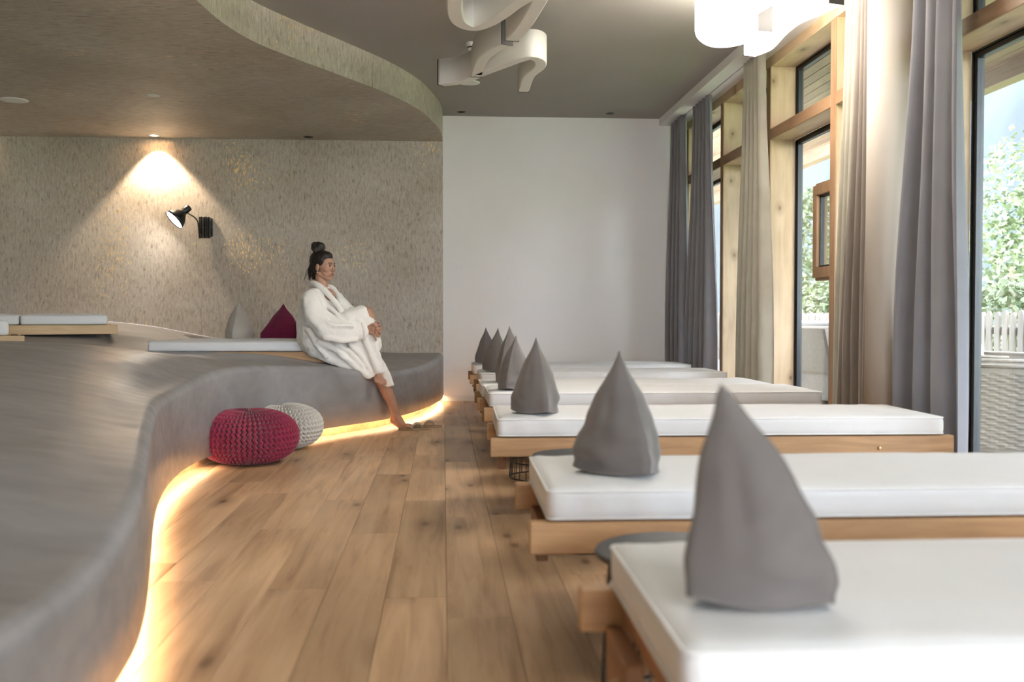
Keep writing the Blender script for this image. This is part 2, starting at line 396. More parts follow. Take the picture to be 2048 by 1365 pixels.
# wall behind the camera, glazed
rw = MB()
rw.box(XL - .1, 0, YR - .12, YR, -.06, ZC); rw.box(2.4, XG + .1, YR - .12, YR, -.06, ZC); rw.box(0, 2.4, YR - .12, YR, 2.5, ZC); rw.box(0, 2.4, YR - .12, YR, -.06, .08)
struct(rw.build('wall_front', M['white']), 'wall with wide glazing behind the viewer', 'wall')
wr = struct(MB().box(0, 2.4, YR - .07, YR - .05, .08, 2.5).build('window_9', M['glass']), 'glass panes of the rear window', 'window')
for x in (0, 1.15, 2.3): MB().box(x, x + .1, YR - .12, YR, .08, 2.5).build('window_post', M['spruce'], wr)

# lowered ceiling with curved edge
CURVE_C = [(-1.75, YR), (-1.72, -1), (-1.66, 1), (-1.6, 3), (-1.53, 4.6), (-1.475, 5.7), (-1.44, 6.15), (-1.385, 6.55), (-1.27, 6.95), (-1.04, 7.40), (-.73, 7.95), (-.45, 8.48), (-.215, 9.1), (-.085, 9.72), (-.02, 10.2), (-.004, YW)]
cv = [(p.x, p.y) for p in crom([(x, y, 0) for x, y in CURVE_C], 10)]
bk = MB()
n = len(cv)
bk.add([(x, y, ZB) for x, y in cv] + [(XL, y, ZB) for x, y in cv], [(i, i + 1, n + i + 1, n + i) for i in range(n - 1)])
bo = struct(bk.build('ceiling_lowered', M['stone_h']), 'lowered ceiling in beige streaked finish with curved edge', 'ceiling')
fa = MB().add([(x, y, ZB) for x, y in cv] + [(x, y, ZC + .02) for x, y in cv] + [(x - .02, y, ZB) for x, y in cv] + [(x - .02, y, ZC + .02) for x, y in cv],
              [(i, i + 1, n + i + 1, n + i) for i in range(n - 1)] + [(2 * n + i, 3 * n + i, 3 * n + i + 1, 2 * n + i + 1) for i in range(n - 1)])
fa.build('curved_fascia', M['stone_v'], bo, smooth=True)

# white soffit over the window
so = MB(); so.box(2.335, 2.462, YR, YW, ZS, ZC); so.box(2.478, XG + .12, YR, YW, ZS, ZC); so.box(2.462, 2.478, YR, YW, ZS + .02, ZC)
struct(so.build('ceiling_soffit', M['soffit']), 'white lowered soffit along the windows with curtain slot', 'ceiling')

# ------------------------------------------------------------------ window wall
wn = 0
ends = POST + [YW + .0]
tr = struct(MB().box(XP, XG + .03, YR, YW, 2.90, ZS).build('trim_1', M['spruce_y']), 'spruce head beam over the windows', 'trim')
sl = struct(MB().box(XP + .02, XG + .09, YR, YW, -.06, .035).build('trim_2', M['spruce_y']), 'low timber sill under the windows', 'trim')
for k, py in enumerate(POST):
    p = struct(MB().box(XP, XG + .01, py, py + .09, .0, 2.90, .003).build('trim_%d' % (k + 3), M['spruce']), 'knotty spruce post between the tall windows', 'trim')
    MB().box(XP - .006, XP, py, py + .09, .0, 2.90, .0015).build('cover_strip', M['larch'], p)
    y0 = py + .09; y1 = POST[k + 1] if k + 1 < len(POST) else YW
    if y1 - y0 < .12: continue
    wn += 1
    wr = struct(empty('window_%d' % wn, (0, 0, 0)), 'tall fixed window between spruce posts', 'window')
    MB().box(XP + .001, XG + .01, y0, y1, 2.32, 2.405, .003).build('transom', M['spruce_y'], wr)
    MB().box(XP - .006, XP, y0 + .001, y1 - .001, 2.32, 2.405, .0015).build('cover_strip', M['larch_y'], wr)
    for a, b, nm in ((.035, 2.32, 'lower'), (2.405, 2.90, 'upper')):
        g = MB(); t = .012
        for (q0, q1, z0, z1) in ((y0, y0 + t, a, b), (y1 - t, y1, a, b), (y0, y1, a, a + t), (y0, y1, b - t, b)): g.box(XG + .01, XG + .05, q0, q1, z0, z1)
        g.build('gasket', M['gasket'], wr)
        g = MB(); t2 = .04
        for (q0, q1, z0, z1) in ((y0 + t, y0 + t2, a + t, b - t), (y1 - t2, y1 - t, a + t, b - t), (y0 + t2, y1 - t2, a + t, a + t2), (y0 + t2, y1 - t2, b - t2, b - t)): g.box(XG + .018, XG + .06, q0, q1, z0, z1, .003)
        g.build('pane_frame', M['alu'], wr)
        MB().box(XG + .034, XG + .040, y0 + t2, y1 - t2, a + t2, b - t2).build('pane', M['glass'], wr)
# small wooden vent sash in the bay before the second post
va = 6.57 + .03; vb = 7.24; vz0, vz1 = 1.20, 1.88
vr = struct(empty('window_20', (0, 0, 0)), 'small larch framed vent window set in the tall pane', 'window')
f = MB()
X0, X1 = XG - .055, XG + .03
for (q0, q1, z0, z1) in ((va, vb, vz0, vz0 + .075), (va, vb, vz1 - .075, vz1)): f.box(X0, X1, q0, q1, z0, z1, .004)
for (q0, q1) in ((va, va + .075), (vb - .075, vb)): f.box(X0, X1, q0, q1, vz0 + .075, vz1 - .075, .004)
f.build('sash_frame', M['larch'], vr)
f = MB()
for (q0, q1, z0, z1) in ((va - .02, vb + .02, vz0 - .02, vz0 + .01), (va - .02, vb + .02, vz1 - .01, vz1 + .02), (va - .02, va + .01, vz0, vz1), (vb - .01, vb + .02, vz0, vz1)): f.box(XG - .025, XG + .045, q0, q1, z0, z1, .003)
f.build('outer_frame', M['larch'], vr)
f = MB()
for (q0, q1, z0, z1) in ((va + .075, vb - .075, vz0 + .075, vz0 + .09), (va + .075, vb - .075, vz1 - .09, vz1 - .075), (va + .075, va + .09, vz0 + .09, vz1 - .09), (vb - .09, vb - .075, vz0 + .09, vz1 - .09)): f.box(XG - .03, XG, q0, q1, z0, z1)
f.build('glazing_bead', M['gasket'], vr)
MB().box(XG - .008, XG - .003, va + .09, vb - .09, vz0 + .09, vz1 - .09).build('pane', M['glass'], vr)
hy = va + .115
MB().tube(crom([(X0, hy - .04, 1.35), (X0 - .03, hy - .04, 1.36), (X0 - .045, hy - .035, 1.40), (X0 - .045, hy - .03, 1.46), (X0 - .02, hy - .03, 1.485)], 5), .007, 8).build('handle', M['chrome'], vr, smooth=True)

# plaster column between the curtains
cp = ox(1779, 650, 2.47)
struct(MB().lathe([(.13, 0), (.13, ZS)], 48).build('wall_column', M['column'], smooth=True, loc=(2.47, cp.y, 0)), 'smooth round beige column between the curtains', 'column')

# ------------------------------------------------------------------ undulating platform
BASE = [(-.85, YR), (-.83, -1.0), (-.78, .2), (-.73, 1.1), (-.725, 1.8), (-.762, 2.401), (-.83, 2.8), (-.984, 3.4), (-1.176, 4.118), (-1.304, 4.664), (-1.395, 5.214), (-1.425, 5.75), (-1.36, 6.3), (-1.17, 6.95), (-.903, 7.497), (-.442, 8.243), (-.17, 9.134), (-.03, 10.022), (.0, YW - .002)]
bc = crom([(x, y, 0) for x, y in BASE], 12)
EDGE = [(-1.0, .40), (1.0, .40), (1.64, .394), (1.87, .388), (2.09, .38), (2.33, .385), (2.53, .413), (2.84, .433), (3.16, .465), (3.6, .475), (4.02, .487), (4.69, .53), (5.38, .522), (5.83, .552), (6.24, .588), (6.73, .594), (7.14, .568), (7.47, .541), (7.77, .509), (7.96, .482), (8.24, .457), (8.95, .458), (9.6, .485), (10.17, .512), (10.717, .52)]
def zedge(y):
    for (a, za), (b, zb) in zip(EDGE[:-1], EDGE[1:]):
        if y <= b: return za + (zb - za) * max(0, (y - a) / (b - a))
    return EDGE[-1][1]
ctrl = []
for i in range(0, len(bc), 6):
    p = bc[i]; ctrl.append((p.x - .05, p.y, zedge(p.y) + .004))
ctrl += [(-5.4, YR, .6), (-3, YR, .55), (-1.8, -1, .5), (-5.4, 0, .7), (-3, 1, .62), (-1.6, 1.5, .47), (-1.5, 2.8, .53), (-2.2, 3.5, .62), (-3.5, 3.5, .70), (-5.4, 4, .8),
         (-1.9, 4.6, .64), (-2.8, 5, .71), (-1.75, 5.7, .66), (-2.6, 6.4, .752), (-2.18, 6.4, .732), (-1.85, 6.45, .692), (-1.58, 6.5, .655), (-3.3, 6.3, .77), (-5.4, 6.5, .82),
         (-2.5, 7.3, .60), (-1.9, 7.25, .575), (-1.5, 7.3, .575), (-1.9, 8.0, .632), (-1.4, 8.0, .615), (-1.0, 7.9, .548), (-2.3, 8.1, .65), (-3.0, 7.4, .67), (-2.9, 8.3, .745), (-3.6, 8.3, .78), (-4.6, 8.3, .8), (-5.4, 9, .84),
         (-1.8, 9.1, .60), (-1.2, 9.1, .57), (-.7, 8.9, .50), (-3.5, YW, .857), (-4.6, YW, .86), (-3.0, YW, .80), (-2.5, YW, .70), (-1.8, YW, .60), (-1.0, YW, .55), (-.4, YW, .52), (-5.4, YW, .86), (-3.2, 9.5, .80)]
CT = np.array(ctrl)
def tps(d2): return np.where(d2 > 1e-12, d2 * np.log(np.maximum(d2, 1e-12)) * .5, 0)
d2 = ((CT[:, None, :2] - CT[None, :, :2]) ** 2).sum(-1)
nC = len(CT); A = np.zeros((nC + 3, nC + 3)); A[:nC, :nC] = tps(d2) + np.eye(nC) * .02; A[:nC, nC] = 1; A[:nC, nC + 1:] = CT[:, :2]; A[nC:, :nC] = A[:nC, nC:].T
sol = np.linalg.solve(A, np.concatenate([CT[:, 2], np.zeros(3)]))
def hf(x, y):
    r2 = (CT[:, 0] - x) ** 2 + (CT[:, 1] - y) ** 2
    return float(tps(r2) @ sol[:nC] + sol[nC] + sol[nC + 1] * x + sol[nC + 2] * y)
nb = len(bc)
INS = [(0.11, .095), (0.05, .095), (0.02, .09), (0.012, .07), (0.0, .074)]
RADE = .055
ins2 = [RADE * (1 - math.cos(k / 6 * PI / 2)) for k in range(0, 7)]
top_s = [(k / 46) ** 1.25 for k in range(1, 47)]
rows = []
i3 = min(range(nb), key=lambda i: abs(bc[i].y - 3)); ic = min(range(nb), key=lambda i: abs(bc[i].y - 6.2))
for i, p in enumerate(bc):
    t = (bc[min(i + 1, nb - 1)] - bc[max(i - 1, 0)]).normalized(); nrm = Vector((-t.y, t.x, 0))
    if nrm.x > 0: nrm = -nrm
    if i in (0, nb - 1): nrm = Vector((-1, 0, 0))
    row = []
    for a, z in INS: q = p + nrm * a; row.append((q.x, q.y, z))
    qe = p + nrm * RADE; ztop = .5 * hf(qe.x, qe.y) + .5 * zedge(p.y)
    row.append((p.x, p.y, .074 + .5 * (ztop - RADE - .074)))
    for k, a in enumerate(ins2):
        q = p + nrm * a; row.append((q.x, q.y, ztop - RADE + RADE * math.sin(k / 6 * PI / 2)))
    if i <= i3: Q = Vector((XL, p.y, 0))
    elif i <= ic: Q = Vector((XL, bc[i3].y + (YW - bc[i3].y) * (i - i3) / (ic - i3), 0))
    else: Q = Vector((XL + (-.09 - XL) * (i - ic) / (nb - 1 - ic), YW, 0))
    for s_ in top_s:
        q = qe.lerp(Q, s_); q.y = min(max(q.y, YR), YW - .001); q.x = min(q.x, qe.x)
        bl = smooth01((q - qe).length / .25)
        row.append((q.x, q.y, hf(q.x, q.y) * bl + (1 - bl) * (ztop + (hf(q.x, q.y) - hf(qe.x, qe.y)) * .6)))
    rows.append(row)
mb = MB().grid(nb, len(rows[0]), lambda i, j: rows[i][j])
pf = mb.build('relaxation_platform', M['concrete'], smooth=True)
tag(pf, 'undulating grey trowelled concrete platform with curved floating edge', 'platform')
def inset_line(a, z):
    out = []
    for i, p in enumerate(bc):
        t = (bc[min(i + 1, nb - 1)] - bc[max(i - 1, 0)]).normalized(); nrm = Vector((-t.y, t.x, 0))
        if nrm.x > 0: nrm = -nrm
        out.append((p.x + nrm.x * a, p.y + nrm.y * a, z))
    return out
k0 = inset_line(.107, 0.0); k1 = inset_line(.107, .1)
MB().add(k0 + k1, [(i, i + 1, nb + i + 1, nb + i) for i in range(nb - 1)]).build('kickboard', M['bedwood'], pf, smooth=True)
a0 = inset_line(.026, .080); a1 = inset_line(.044, .080); a2 = inset_line(.026, .084); a3 = inset_line(.044, .084)
LED = emit('warm_led', (1.0, .78, .50), 6)
MB().add(a0 + a1 + a2 + a3, [(i, nb + i, nb + i + 1, i + 1) for i in range(nb - 1)] + [(2 * nb + i, 2 * nb + i + 1, 3 * nb + i + 1, 3 * nb + i) for i in range(nb - 1)]).build('led_strip', LED, pf)

# ------------------------------------------------------------------ lounger beds by the window
BW = .66; BL = 2.13
def mattress_mesh(x0, x1, y0, y1, z0, z1, seed, mat, wr=.0055):
    # rounded, slightly domed block with gathered sides
    rnd = random.Random(seed); ph = [rnd.uniform(0, 6.3) for _ in range(6)]
    nx, ny, nz = 72, 22, 6; R = .022
    mb = MB()
    def shape(u, v, w_):
        x = x0 + (x1 - x0) * u; y = y0 + (y1 - y0) * v; z = z0 + (z1 - z0) * w_
        c = Vector((min(max(x, x0 + R), x1 - R), min(max(y, y0 + R), y1 - R), min(max(z, z0 + R), z1 - R)))
        p = Vector((x, y, z)); d = p - c
        if d.length > 1e-9:
            m = max(abs(d.x), abs(d.y), abs(d.z)); p = c + d.normalized() * m
        e = min(u * 8, (1 - u) * 8, v * 3.2, (1 - v) * 3.2, 1)
        if w_ > .5: p.z += .010 * smooth01(e) + .0022 * math.sin(5 * x + ph[0] + 2.2 * y) * (w_ - .5) * 2
        side = 1 if (v in (0, 1)) else 0
        if side:
            g = math.sin(46 * x + ph[1] + 1.4 * math.sin(7 * x + ph[2])) * (.5 + .5 * math.sin(3.1 * x + ph[3]))
            p.y += wr * g * (1 - .35 * w_) * (1 if v == 1 else -1) * (.4 + math.sin(PI * w_) * .6)
        else:
            e2 = max(0, 1 - min(v, 1 - v) * 6)
            if w_ == 1: p.z += wr * .5 * e2 * math.sin(46 * x + ph[1]) * (.5 + .5 * math.sin(3.1 * x + ph[3]))
        return p
    mb.grid(nx + 1, ny + 1, lambda i, j: shape(i / nx, j / ny, 1))
    mb.grid(ny + 1, nx + 1, lambda j, i: shape(i / nx, j / ny, 0))
    mb.grid(nz + 1, nx + 1, lambda k, i: shape(i / nx, 0, k / nz))
    mb.grid(nx + 1, nz + 1, lambda i, k: shape(i / nx, 1, k / nz))
    mb.grid(ny + 1, nz + 1, lambda j, k: shape(0, j / ny, k / nz)) if False else mb.grid(nz + 1, ny + 1, lambda k, j: shape(0, 1 - j / ny, k / nz))
    mb.grid(nz + 1, ny + 1, lambda k, j: shape(1, j / ny, k / nz))
    me = mb.mesh('mattress', mat, True)
    bm = bmesh.new(); bm.from_mesh(me); bmesh.ops.remove_doubles(bm, verts=bm.verts, dist=.0004); bmesh.ops.recalc_face_normals(bm, faces=bm.faces); bm.to_mesh(me); bm.free()
    me.polygons.foreach_set('use_smooth', [True] * len(me.polygons))
    return me
def make_bed(mx0, mx1, seed):
    r = empty('lounger_bed')
    for y in (0, BW - .045):
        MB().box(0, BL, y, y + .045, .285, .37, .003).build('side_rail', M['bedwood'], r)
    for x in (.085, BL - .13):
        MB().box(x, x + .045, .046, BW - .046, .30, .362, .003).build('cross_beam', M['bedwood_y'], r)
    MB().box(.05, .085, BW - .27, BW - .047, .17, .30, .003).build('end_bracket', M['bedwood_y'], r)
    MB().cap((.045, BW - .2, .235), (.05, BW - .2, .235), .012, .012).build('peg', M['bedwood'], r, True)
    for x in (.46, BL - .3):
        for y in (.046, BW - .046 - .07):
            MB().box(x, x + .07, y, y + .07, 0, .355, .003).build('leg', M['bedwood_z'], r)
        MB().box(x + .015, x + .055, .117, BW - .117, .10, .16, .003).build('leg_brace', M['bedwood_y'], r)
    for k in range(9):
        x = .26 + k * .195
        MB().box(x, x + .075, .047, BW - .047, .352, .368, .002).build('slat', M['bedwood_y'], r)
    for x in (BL - .35,):
        MB().lathe([(0, 0), (.008, .001), (.008, .006), (.004, .009), (0, .009)][::-1], 14, Matrix.Translation((x, -.0, .315)) @ Matrix.Rotation(PI / 2, 4, 'X')).build('bolt', M['brass'], r, smooth=True)
    mt = link('mattress', mattress_mesh(mx0, mx1, -.004, BW - .01, .372, .460, seed, M['mattress']), r)
    for z in (.380, .452):
        pts = []
        R = .02
        for (cx, cy, a0) in ((mx1 - R, BW - .01 - R, 0), (mx0 + R, BW - .01 - R, PI / 2), (mx0 + R, -.004 + R, PI), (mx1 - R, -.004 + R, 3 * PI / 2)):
            for k in range(4): pts.append((cx + (R - .002) * math.cos(a0 + k / 3 * PI / 2), cy + (R - .002) * math.sin(a0 + k / 3 * PI / 2), z))
        MB().tube(pts, .0032, 5, closed=True).build('piping', M['piping'], mt, smooth=True)
    return r
BEDS = [  # front y, left x, rotation, mattress x0, x1, label
    (1.35, .268, -.5, .062, 2.08, 'white mattress lounger on oak frame nearest the viewer, cut off by the lower right corner'),
    (2.617, .228, -.6, .045, 2.08, 'white lounger on oak frame, second nearest the viewer, running out of the right edge'),
    (4.455, .210, -1.2, .030, 2.085, 'white lounger whose full oak rail shows a small brass bolt, third from the viewer'),
    (5.945, .240, 0, .030, 2.08, 'white lounger fourth from the viewer, standing tight before another lounger'),
    (6.630, .225, 0, .030, 2.02, 'white lounger fifth from the viewer, pushed against the lounger before it'),
    (7.986, .260, 0, .030, 2.06, 'white lounger next to last before the white end wall'),
    (9.278, .245, 0, .030, 2.10, 'white lounger closest to the white end wall')]
for k, (y, x, a, m0, m1, lab) in enumerate(BEDS):
    b = make_bed(m0, m1, k); b.location = (x, y, 0); b.rotation_euler.z = math.radians(a)
    tag(b, lab, 'lounger', 'white loungers in a row along the windows')

# ------------------------------------------------------------------ pyramid cushions
def cushion_mesh(R, H, rot, seed, sharp=.25, lean=(0, 0), base_sharp=.5, wrinkle=1.0, puff=.76):
    rnd = random.Random(seed); ph = [rnd.uniform(0, 6.3) for _ in range(8)]
    n, m = 72, 40
    def rtri(th, q):
        a = (th % (2 * PI / 3)) - PI / 3
        rp = .5 / math.cos(a)
        return (1 - q) * .74 + q * rp
    def pt(k, i):
        h = k / (m - 1)
        hz = h ** 1.05
        prof = (1 - hz) ** puff * (1 - .45 * smooth01((h - .62) / .38))
        prof *= .86 + .14 * smooth01(h / .22)
        prof = max(prof, .016)
        th = 2 * PI * i / n
        q = base_sharp * (1 - smooth01(h / .6)) + sharp * smooth01(h / .6)
        r = R * 1.28 * prof * rtri(th - rot, q)
        def dent(t0, w_, a_, h0, hw):
            d_ = (th - t0 + PI) % (2 * PI) - PI
            return a_ * math.exp(-(d_ / w_) ** 2) * math.exp(-((h - h0) / hw) ** 2)
        wv = math.sin(21 * h + 2.4 * math.cos(th + ph[0]) + ph[1]) * (.5 + .5 * math.cos(th - ph[2])) ** 2 + .7 * math.sin(37 * h + 3 * math.sin(th * 2 + ph[3]) + ph[4]) * (.5 + .5 * math.cos(2 * th - ph[5])) ** 2
        r *= 1 + .03 * wrinkle * wv * smooth01(h / .1) * (1 - h)
        r *= 1 - dent(rot + .55, .32, .10, .22, .22) - dent(-PI / 2 + .8 * math.sin(ph[6]), .22, .07, .5, .25) + dent(rot, .2, .05, .1, .2) + dent(-PI / 2 + 1.2, .5, .04, .35, .2)
        z = H * h
        if h < .2:   # low corners lift a little
            z += .012 * (rtri(th - rot, 1) - .5) * 2 * (1 - h / .2)
        return Vector((r * math.cos(th) + lean[0] * h * h, r * math.sin(th) + lean[1] * h * h, z))
    mb = MB().grid(m, n, pt, closev=True)
    o = len(mb.v); mb.v.append((0, 0, .004)); mb.v.append((lean[0], lean[1], H + .004))
    for i in range(n):
        mb.f.append((o, (i + 1) % n, i)); mb.f.append((o + 1, (m - 1) * n + i, (m - 1) * n + (i + 1) % n))
    seams = []
    for c in range(3):
        i = round(((rot + c * 2 * PI / 3) / (2 * PI)) * n) % n
        seams.append([pt(k, i) for k in range(0, m, 2)])
    return mb, seams
def cushion(px, py, z, R, H, rot, seed, mat, label, group, lean=(0, 0), name='pyramid_cushion', wrinkle=1.0, **kw):
    c = oz(px, py, z) if not isinstance(px, tuple) else Vector((px[0], px[1], z))
    mb, seams = cushion_mesh(R, H, rot, seed, lean=lean, wrinkle=wrinkle, **kw)
    o = mb.build(name, mat, None, True, (c.x, c.y, z))
    for s_ in seams[:1]: MB().tube(s_, .0016, 5).build('seam', mat, o, smooth=True)
    return tag(o, label, 'cushion', group)
ZT = .472
G1 = 'taupe pyramid cushions on the window loungers'
CU = [((.498, 1.555), .132, .338, -.75, 'largest looking taupe pyramid cushion, out of focus on the nearest lounger', (-.06, -.01)),
      ((.515, 2.84), .155, .345, -1.25, 'taupe pyramid cushion on the second nearest lounger, beside the round black table', (-.01, 0)),
      ((.437, 4.61), .140, .345, -1.35, 'taupe pyramid cushion with dark front seam on the third lounger', (-.008, 0)),
      ((.42, 6.10), .125, .325, -1.9, 'wrinkled brown grey pyramid cushion on the fourth lounger, half behind a larger one', (.025, 0)),
      ((.455, 6.80), .145, .375, -2.2, 'brown grey pyramid cushion on the fifth lounger, its tip rising highest of the far four', (-.005, 0)),
      ((.435, 8.14), .130, .345, -1.2, 'brown grey pyramid cushion on the lounger next to last from the white wall', (.01, 0)),
      ((.415, 9.45), .130, .335, -.9, 'darkest small pyramid cushion on the last lounger by the white wall', (-.015, 0))]
for k, (p, R, H, rot, lab, lean) in enumerate(CU):
    cushion(p, 0, ZT, R, H, rot, 20 + k, M['cushion'], lab, G1, lean, wrinkle=1.5, puff=(.56 if k == 0 else .76), base_sharp=(.62 if k == 0 else .5))

# ------------------------------------------------------------------ black wire side tables
def side_table(x, y, lab, zt=.365):
    r = empty('side_table', (x, y, 0))
    MB().lathe([(0, zt - .014), (.197, zt - .014), (.2, zt - .011), (.2, zt - .003), (.197, zt), (0, zt)], 48).build('table_top', M['tabletop'], r, smooth=False)
    for (z, rr) in ((.012, .185), (.10, .178), (zt - .03, .165)):
        MB().tube([(rr * math.cos(2 * PI * k / 40), rr * math.sin(2 * PI * k / 40), z) for k in range(40)], .0045, 6, closed=True).build('ring', M['black'], r, smooth=True)
    for k in range(26):
        a = 2 * PI * k / 26
        MB().tube([(.185 * math.cos(a), .185 * math.sin(a), .008), (.176 * math.cos(a), .176 * math.sin(a), .2), (.165 * math.cos(a), .165 * math.sin(a), zt - .014)], .0028, 5).build('wire', M['black'], r)
    return tag(r, lab, 'side table', 'round black wire tables between the loungers')
side_table(.55, 2.27, 'round black wire side table between the two nearest loungers', .375)
side_table(.55, 3.93, 'round black wire side table between the second and third loungers, its top in view')
side_table(.555, 5.58, 'round black wire side table between the third and fourth loungers, its wire cage in view')
side_table(.555, 7.63, 'round black wire side table between the fifth and sixth loungers')

# ------------------------------------------------------------------ knitted poufs
def pouf(px, py, R, Hh, yarn, lining, lab, ncol, seed):
    c = oz(px, py, 0)
    r = empty('knitted_pouf', (c.x, c.y, 0))
    rows = 32; su, sv = 8, 6
    nu = ncol * su; nv = rows * sv
    def surf(u, v, d):
        # u around, v 0 bottom .. 1 top ; squashed ball with dimpled top
        ph = -PI / 2 + PI * (.03 + .965 * v)
        e = .62
        cs = abs(math.cos(ph)) ** .72; sn = math.copysign(abs(math.sin(ph)) ** .92, math.sin(ph))
        rr = R * cs + d * math.cos(ph); z = Hh / 2 * (1 + sn) + d * math.sin(ph)
        z -= .03 * max(0, 1 - cs / .35) if ph > 0 else 0
        th = 2 * PI * u
        return Vector((rr * math.cos(th), rr * math.sin(th), max(z, .0005)))
    def pt(j, i):
        u = i / nu; v = j / nv
        row = v * rows; col = u * ncol
        zig = .21 * (abs((row % 2) - 1) * 2 - 1)
        cc = (col + zig) % 1.0
        rib = math.sin(PI * cc) ** .7
        bead = abs(math.sin(PI * row * .5 + .4)) ** .7
        d = R * .13 * (rib * (.93 + .07 * bead) - .85)
        return surf(u, v, d)
    MB().grid(nv + 1, nu, pt, closev=True).build('knit_cover', yarn, r, smooth=True)
    MB().grid(30, 48, lambda j, i: surf(i / 48, j / 29, -R * .055), closev=True).build('inner_lining', lining, r, smooth=True)
    return tag(r, lab, 'pouf', 'knitted floor poufs')
pouf(497, 926, .31, .335, M['yarn_red'], M['lining_red'], 'berry red chunky knitted pouf on the oak floor', 58, 1)
pouf(563, 897, .285, .31, M['yarn_grey'], M['lining_grey'], 'pale grey and charcoal knitted pouf behind the red one', 52, 2)

# ------------------------------------------------------------------ daybeds on the platform
def daybed(cx, cy_, ln, dp, rz, z0, zr, zt, cuts, lab, mats='palewood', m0=0, m1=0):
    # origin at the front right corner; runs to -x and back
    r = empty('platform_daybed', (cx, cy_, z0), math.radians(rz)); h1 = zr - z0; h2 = zt - z0
    MB().box(-ln, 0, 0, .045, 0, h1, .003).build('side_rail', M[mats], r)
    MB().box(-ln, 0, dp - .045, dp, 0, h1, .003).build('side_rail', M[mats], r)
    for x in (-ln + .02, -.065): MB().box(x, x + .045, .046, dp - .046, 0, h1 - .004, .003).build('cross_beam', M['bedwood_y'], r)
    for k in range(len(cuts) - 1):
        link('mattress', mattress_mesh(cuts[k] + .003, cuts[k + 1] - .003, .01, dp - .01, h1 + .001, h2, 50 + k, M['mattress'], .002), r)
    return tag(r, lab, 'daybed', 'daybeds on the concrete platform')
daybed(-2.66, 8.35, 1.9, .95, 21, .77, .845, .928, [-1.86, -.72, -.07], 'pale oak daybed with two white mattress pieces, high at the far left')
daybed(-2.83, 6.95, 1.6, .9, 24, .735, .785, .888, [-1.55, -.09], 'pale oak daybed at the left picture edge, only its corner showing')
daybed(-.90, 8.02, 1.40, 1.10, 0, .545, .632, .716, [-1.44, -.02], 'low white daybed the woman sits on, oak base under her robe', mats='bedwood')
cushion((-1.775, 8.75), 0, .718, .150, .335, .4, 41, M['beige'], 'light beige pyramid cushion on the daybed left of the berry one', 'cushions behind the woman', (.012, 0))
cushion((-1.385, 8.75), 0, .718, .20, .305, -.55, 42, M['berry'], 'berry purple pyramid cushion just behind the woman', 'cushions behind the woman', (0, 0), base_sharp=1.0)

# ------------------------------------------------------------------ curtains
def curtain(X, yt, yb, npl, amp, mat, lab, seed, zt=ZS, zb=.012, drift=.4, cat='curtain', bulge=0):
    rnd = random.Random(seed); ph = [rnd.uniform(0, 6.3) for _ in range(6)]
    n, m = npl * 14, 40
    def pt(j, i):
        v = j / (m - 1); u = i / (n - 1)
        k = smooth01(v * 1.15)
        ya = yt[0] + (yt[1] - yt[0]) * u; ybm = yb[0] + (yb[1] - yb[0]) * u
        y = ya + (ybm - ya) * k
        fold = math.sin(2 * PI * npl * u + ph[0] + drift * math.sin(2.2 * v + ph[1]) + .5 * math.sin(5 * u + ph[2]))
        fold2 = .35 * math.sin(2 * PI * npl * 1.9 * u + ph[3] + 1.5 * v)
        A_ = amp * (.55 + .6 * k)
        x = X + A_ * (fold + fold2 * (.4 + .6 * math.sin(3 * v + ph[4]))) + bulge * math.sin(PI * v)
        y += .25 * A_ * math.cos(2 * PI * npl * u + ph[0]) + .004 * math.sin(9 * v + 4 * u + ph[5])
        return Vector((x, y, zt + (zb - zt) * v))
    o = MB().grid(m, n, pt).build('curtain', mat, None, True)
    sm = o.modifiers.new('thickness', 'SOLIDIFY'); sm.thickness = .003; sm.offset = 0
    return tag(o, lab, cat, 'curtains along the window wall')
def cy(px, X): return ox(px, 650, X).y
XC = 2.475
curtain(XC - .02, (cy(1372, XC), cy(1345, XC) - .02), (cy(1376, XC), cy(1338, XC) - .05), 4, .045, M['cgrey'], 'narrow grey curtain in the corner by the white wall', 1)
curtain(XC, (cy(1418, XC), cy(1388, XC)), (cy(1428, XC), cy(1377, XC)), 5, .045, M['cgrey'], 'grey curtain bundle beside the corner curtain', 2)
curtain(XC, (cy(1522, XC), cy(1487, XC)), (cy(1538, XC), cy(1478, XC)), 5, .045, M['linen'], 'pale linen curtain before the knotty post', 3)
curtain(XC + .055, (cy(1718, XC + .06), cy(1690, XC + .06)), (cy(1705, XC + .06), cy(1674, XC + .06)), 4, .026, M['linen'], 'sand coloured linen curtain beside the taupe one', 4)
curtain(XC - .025, (cy(1746, XC - .02), cy(1712, XC - .02)), (cy(1752, XC - .02), cy(1690, XC - .02)), 4, .045, M['ctaupe'], 'taupe curtain left of the round column', 5)
curtain(XC - .01, (cy(1920, XC), cy(1838, XC)), (cy(1934, XC), cy(1806, XC)), 3, .05, M['cgrey'], 'wide grey blue curtain nearest the viewer, right of the column', 6, drift=.9)

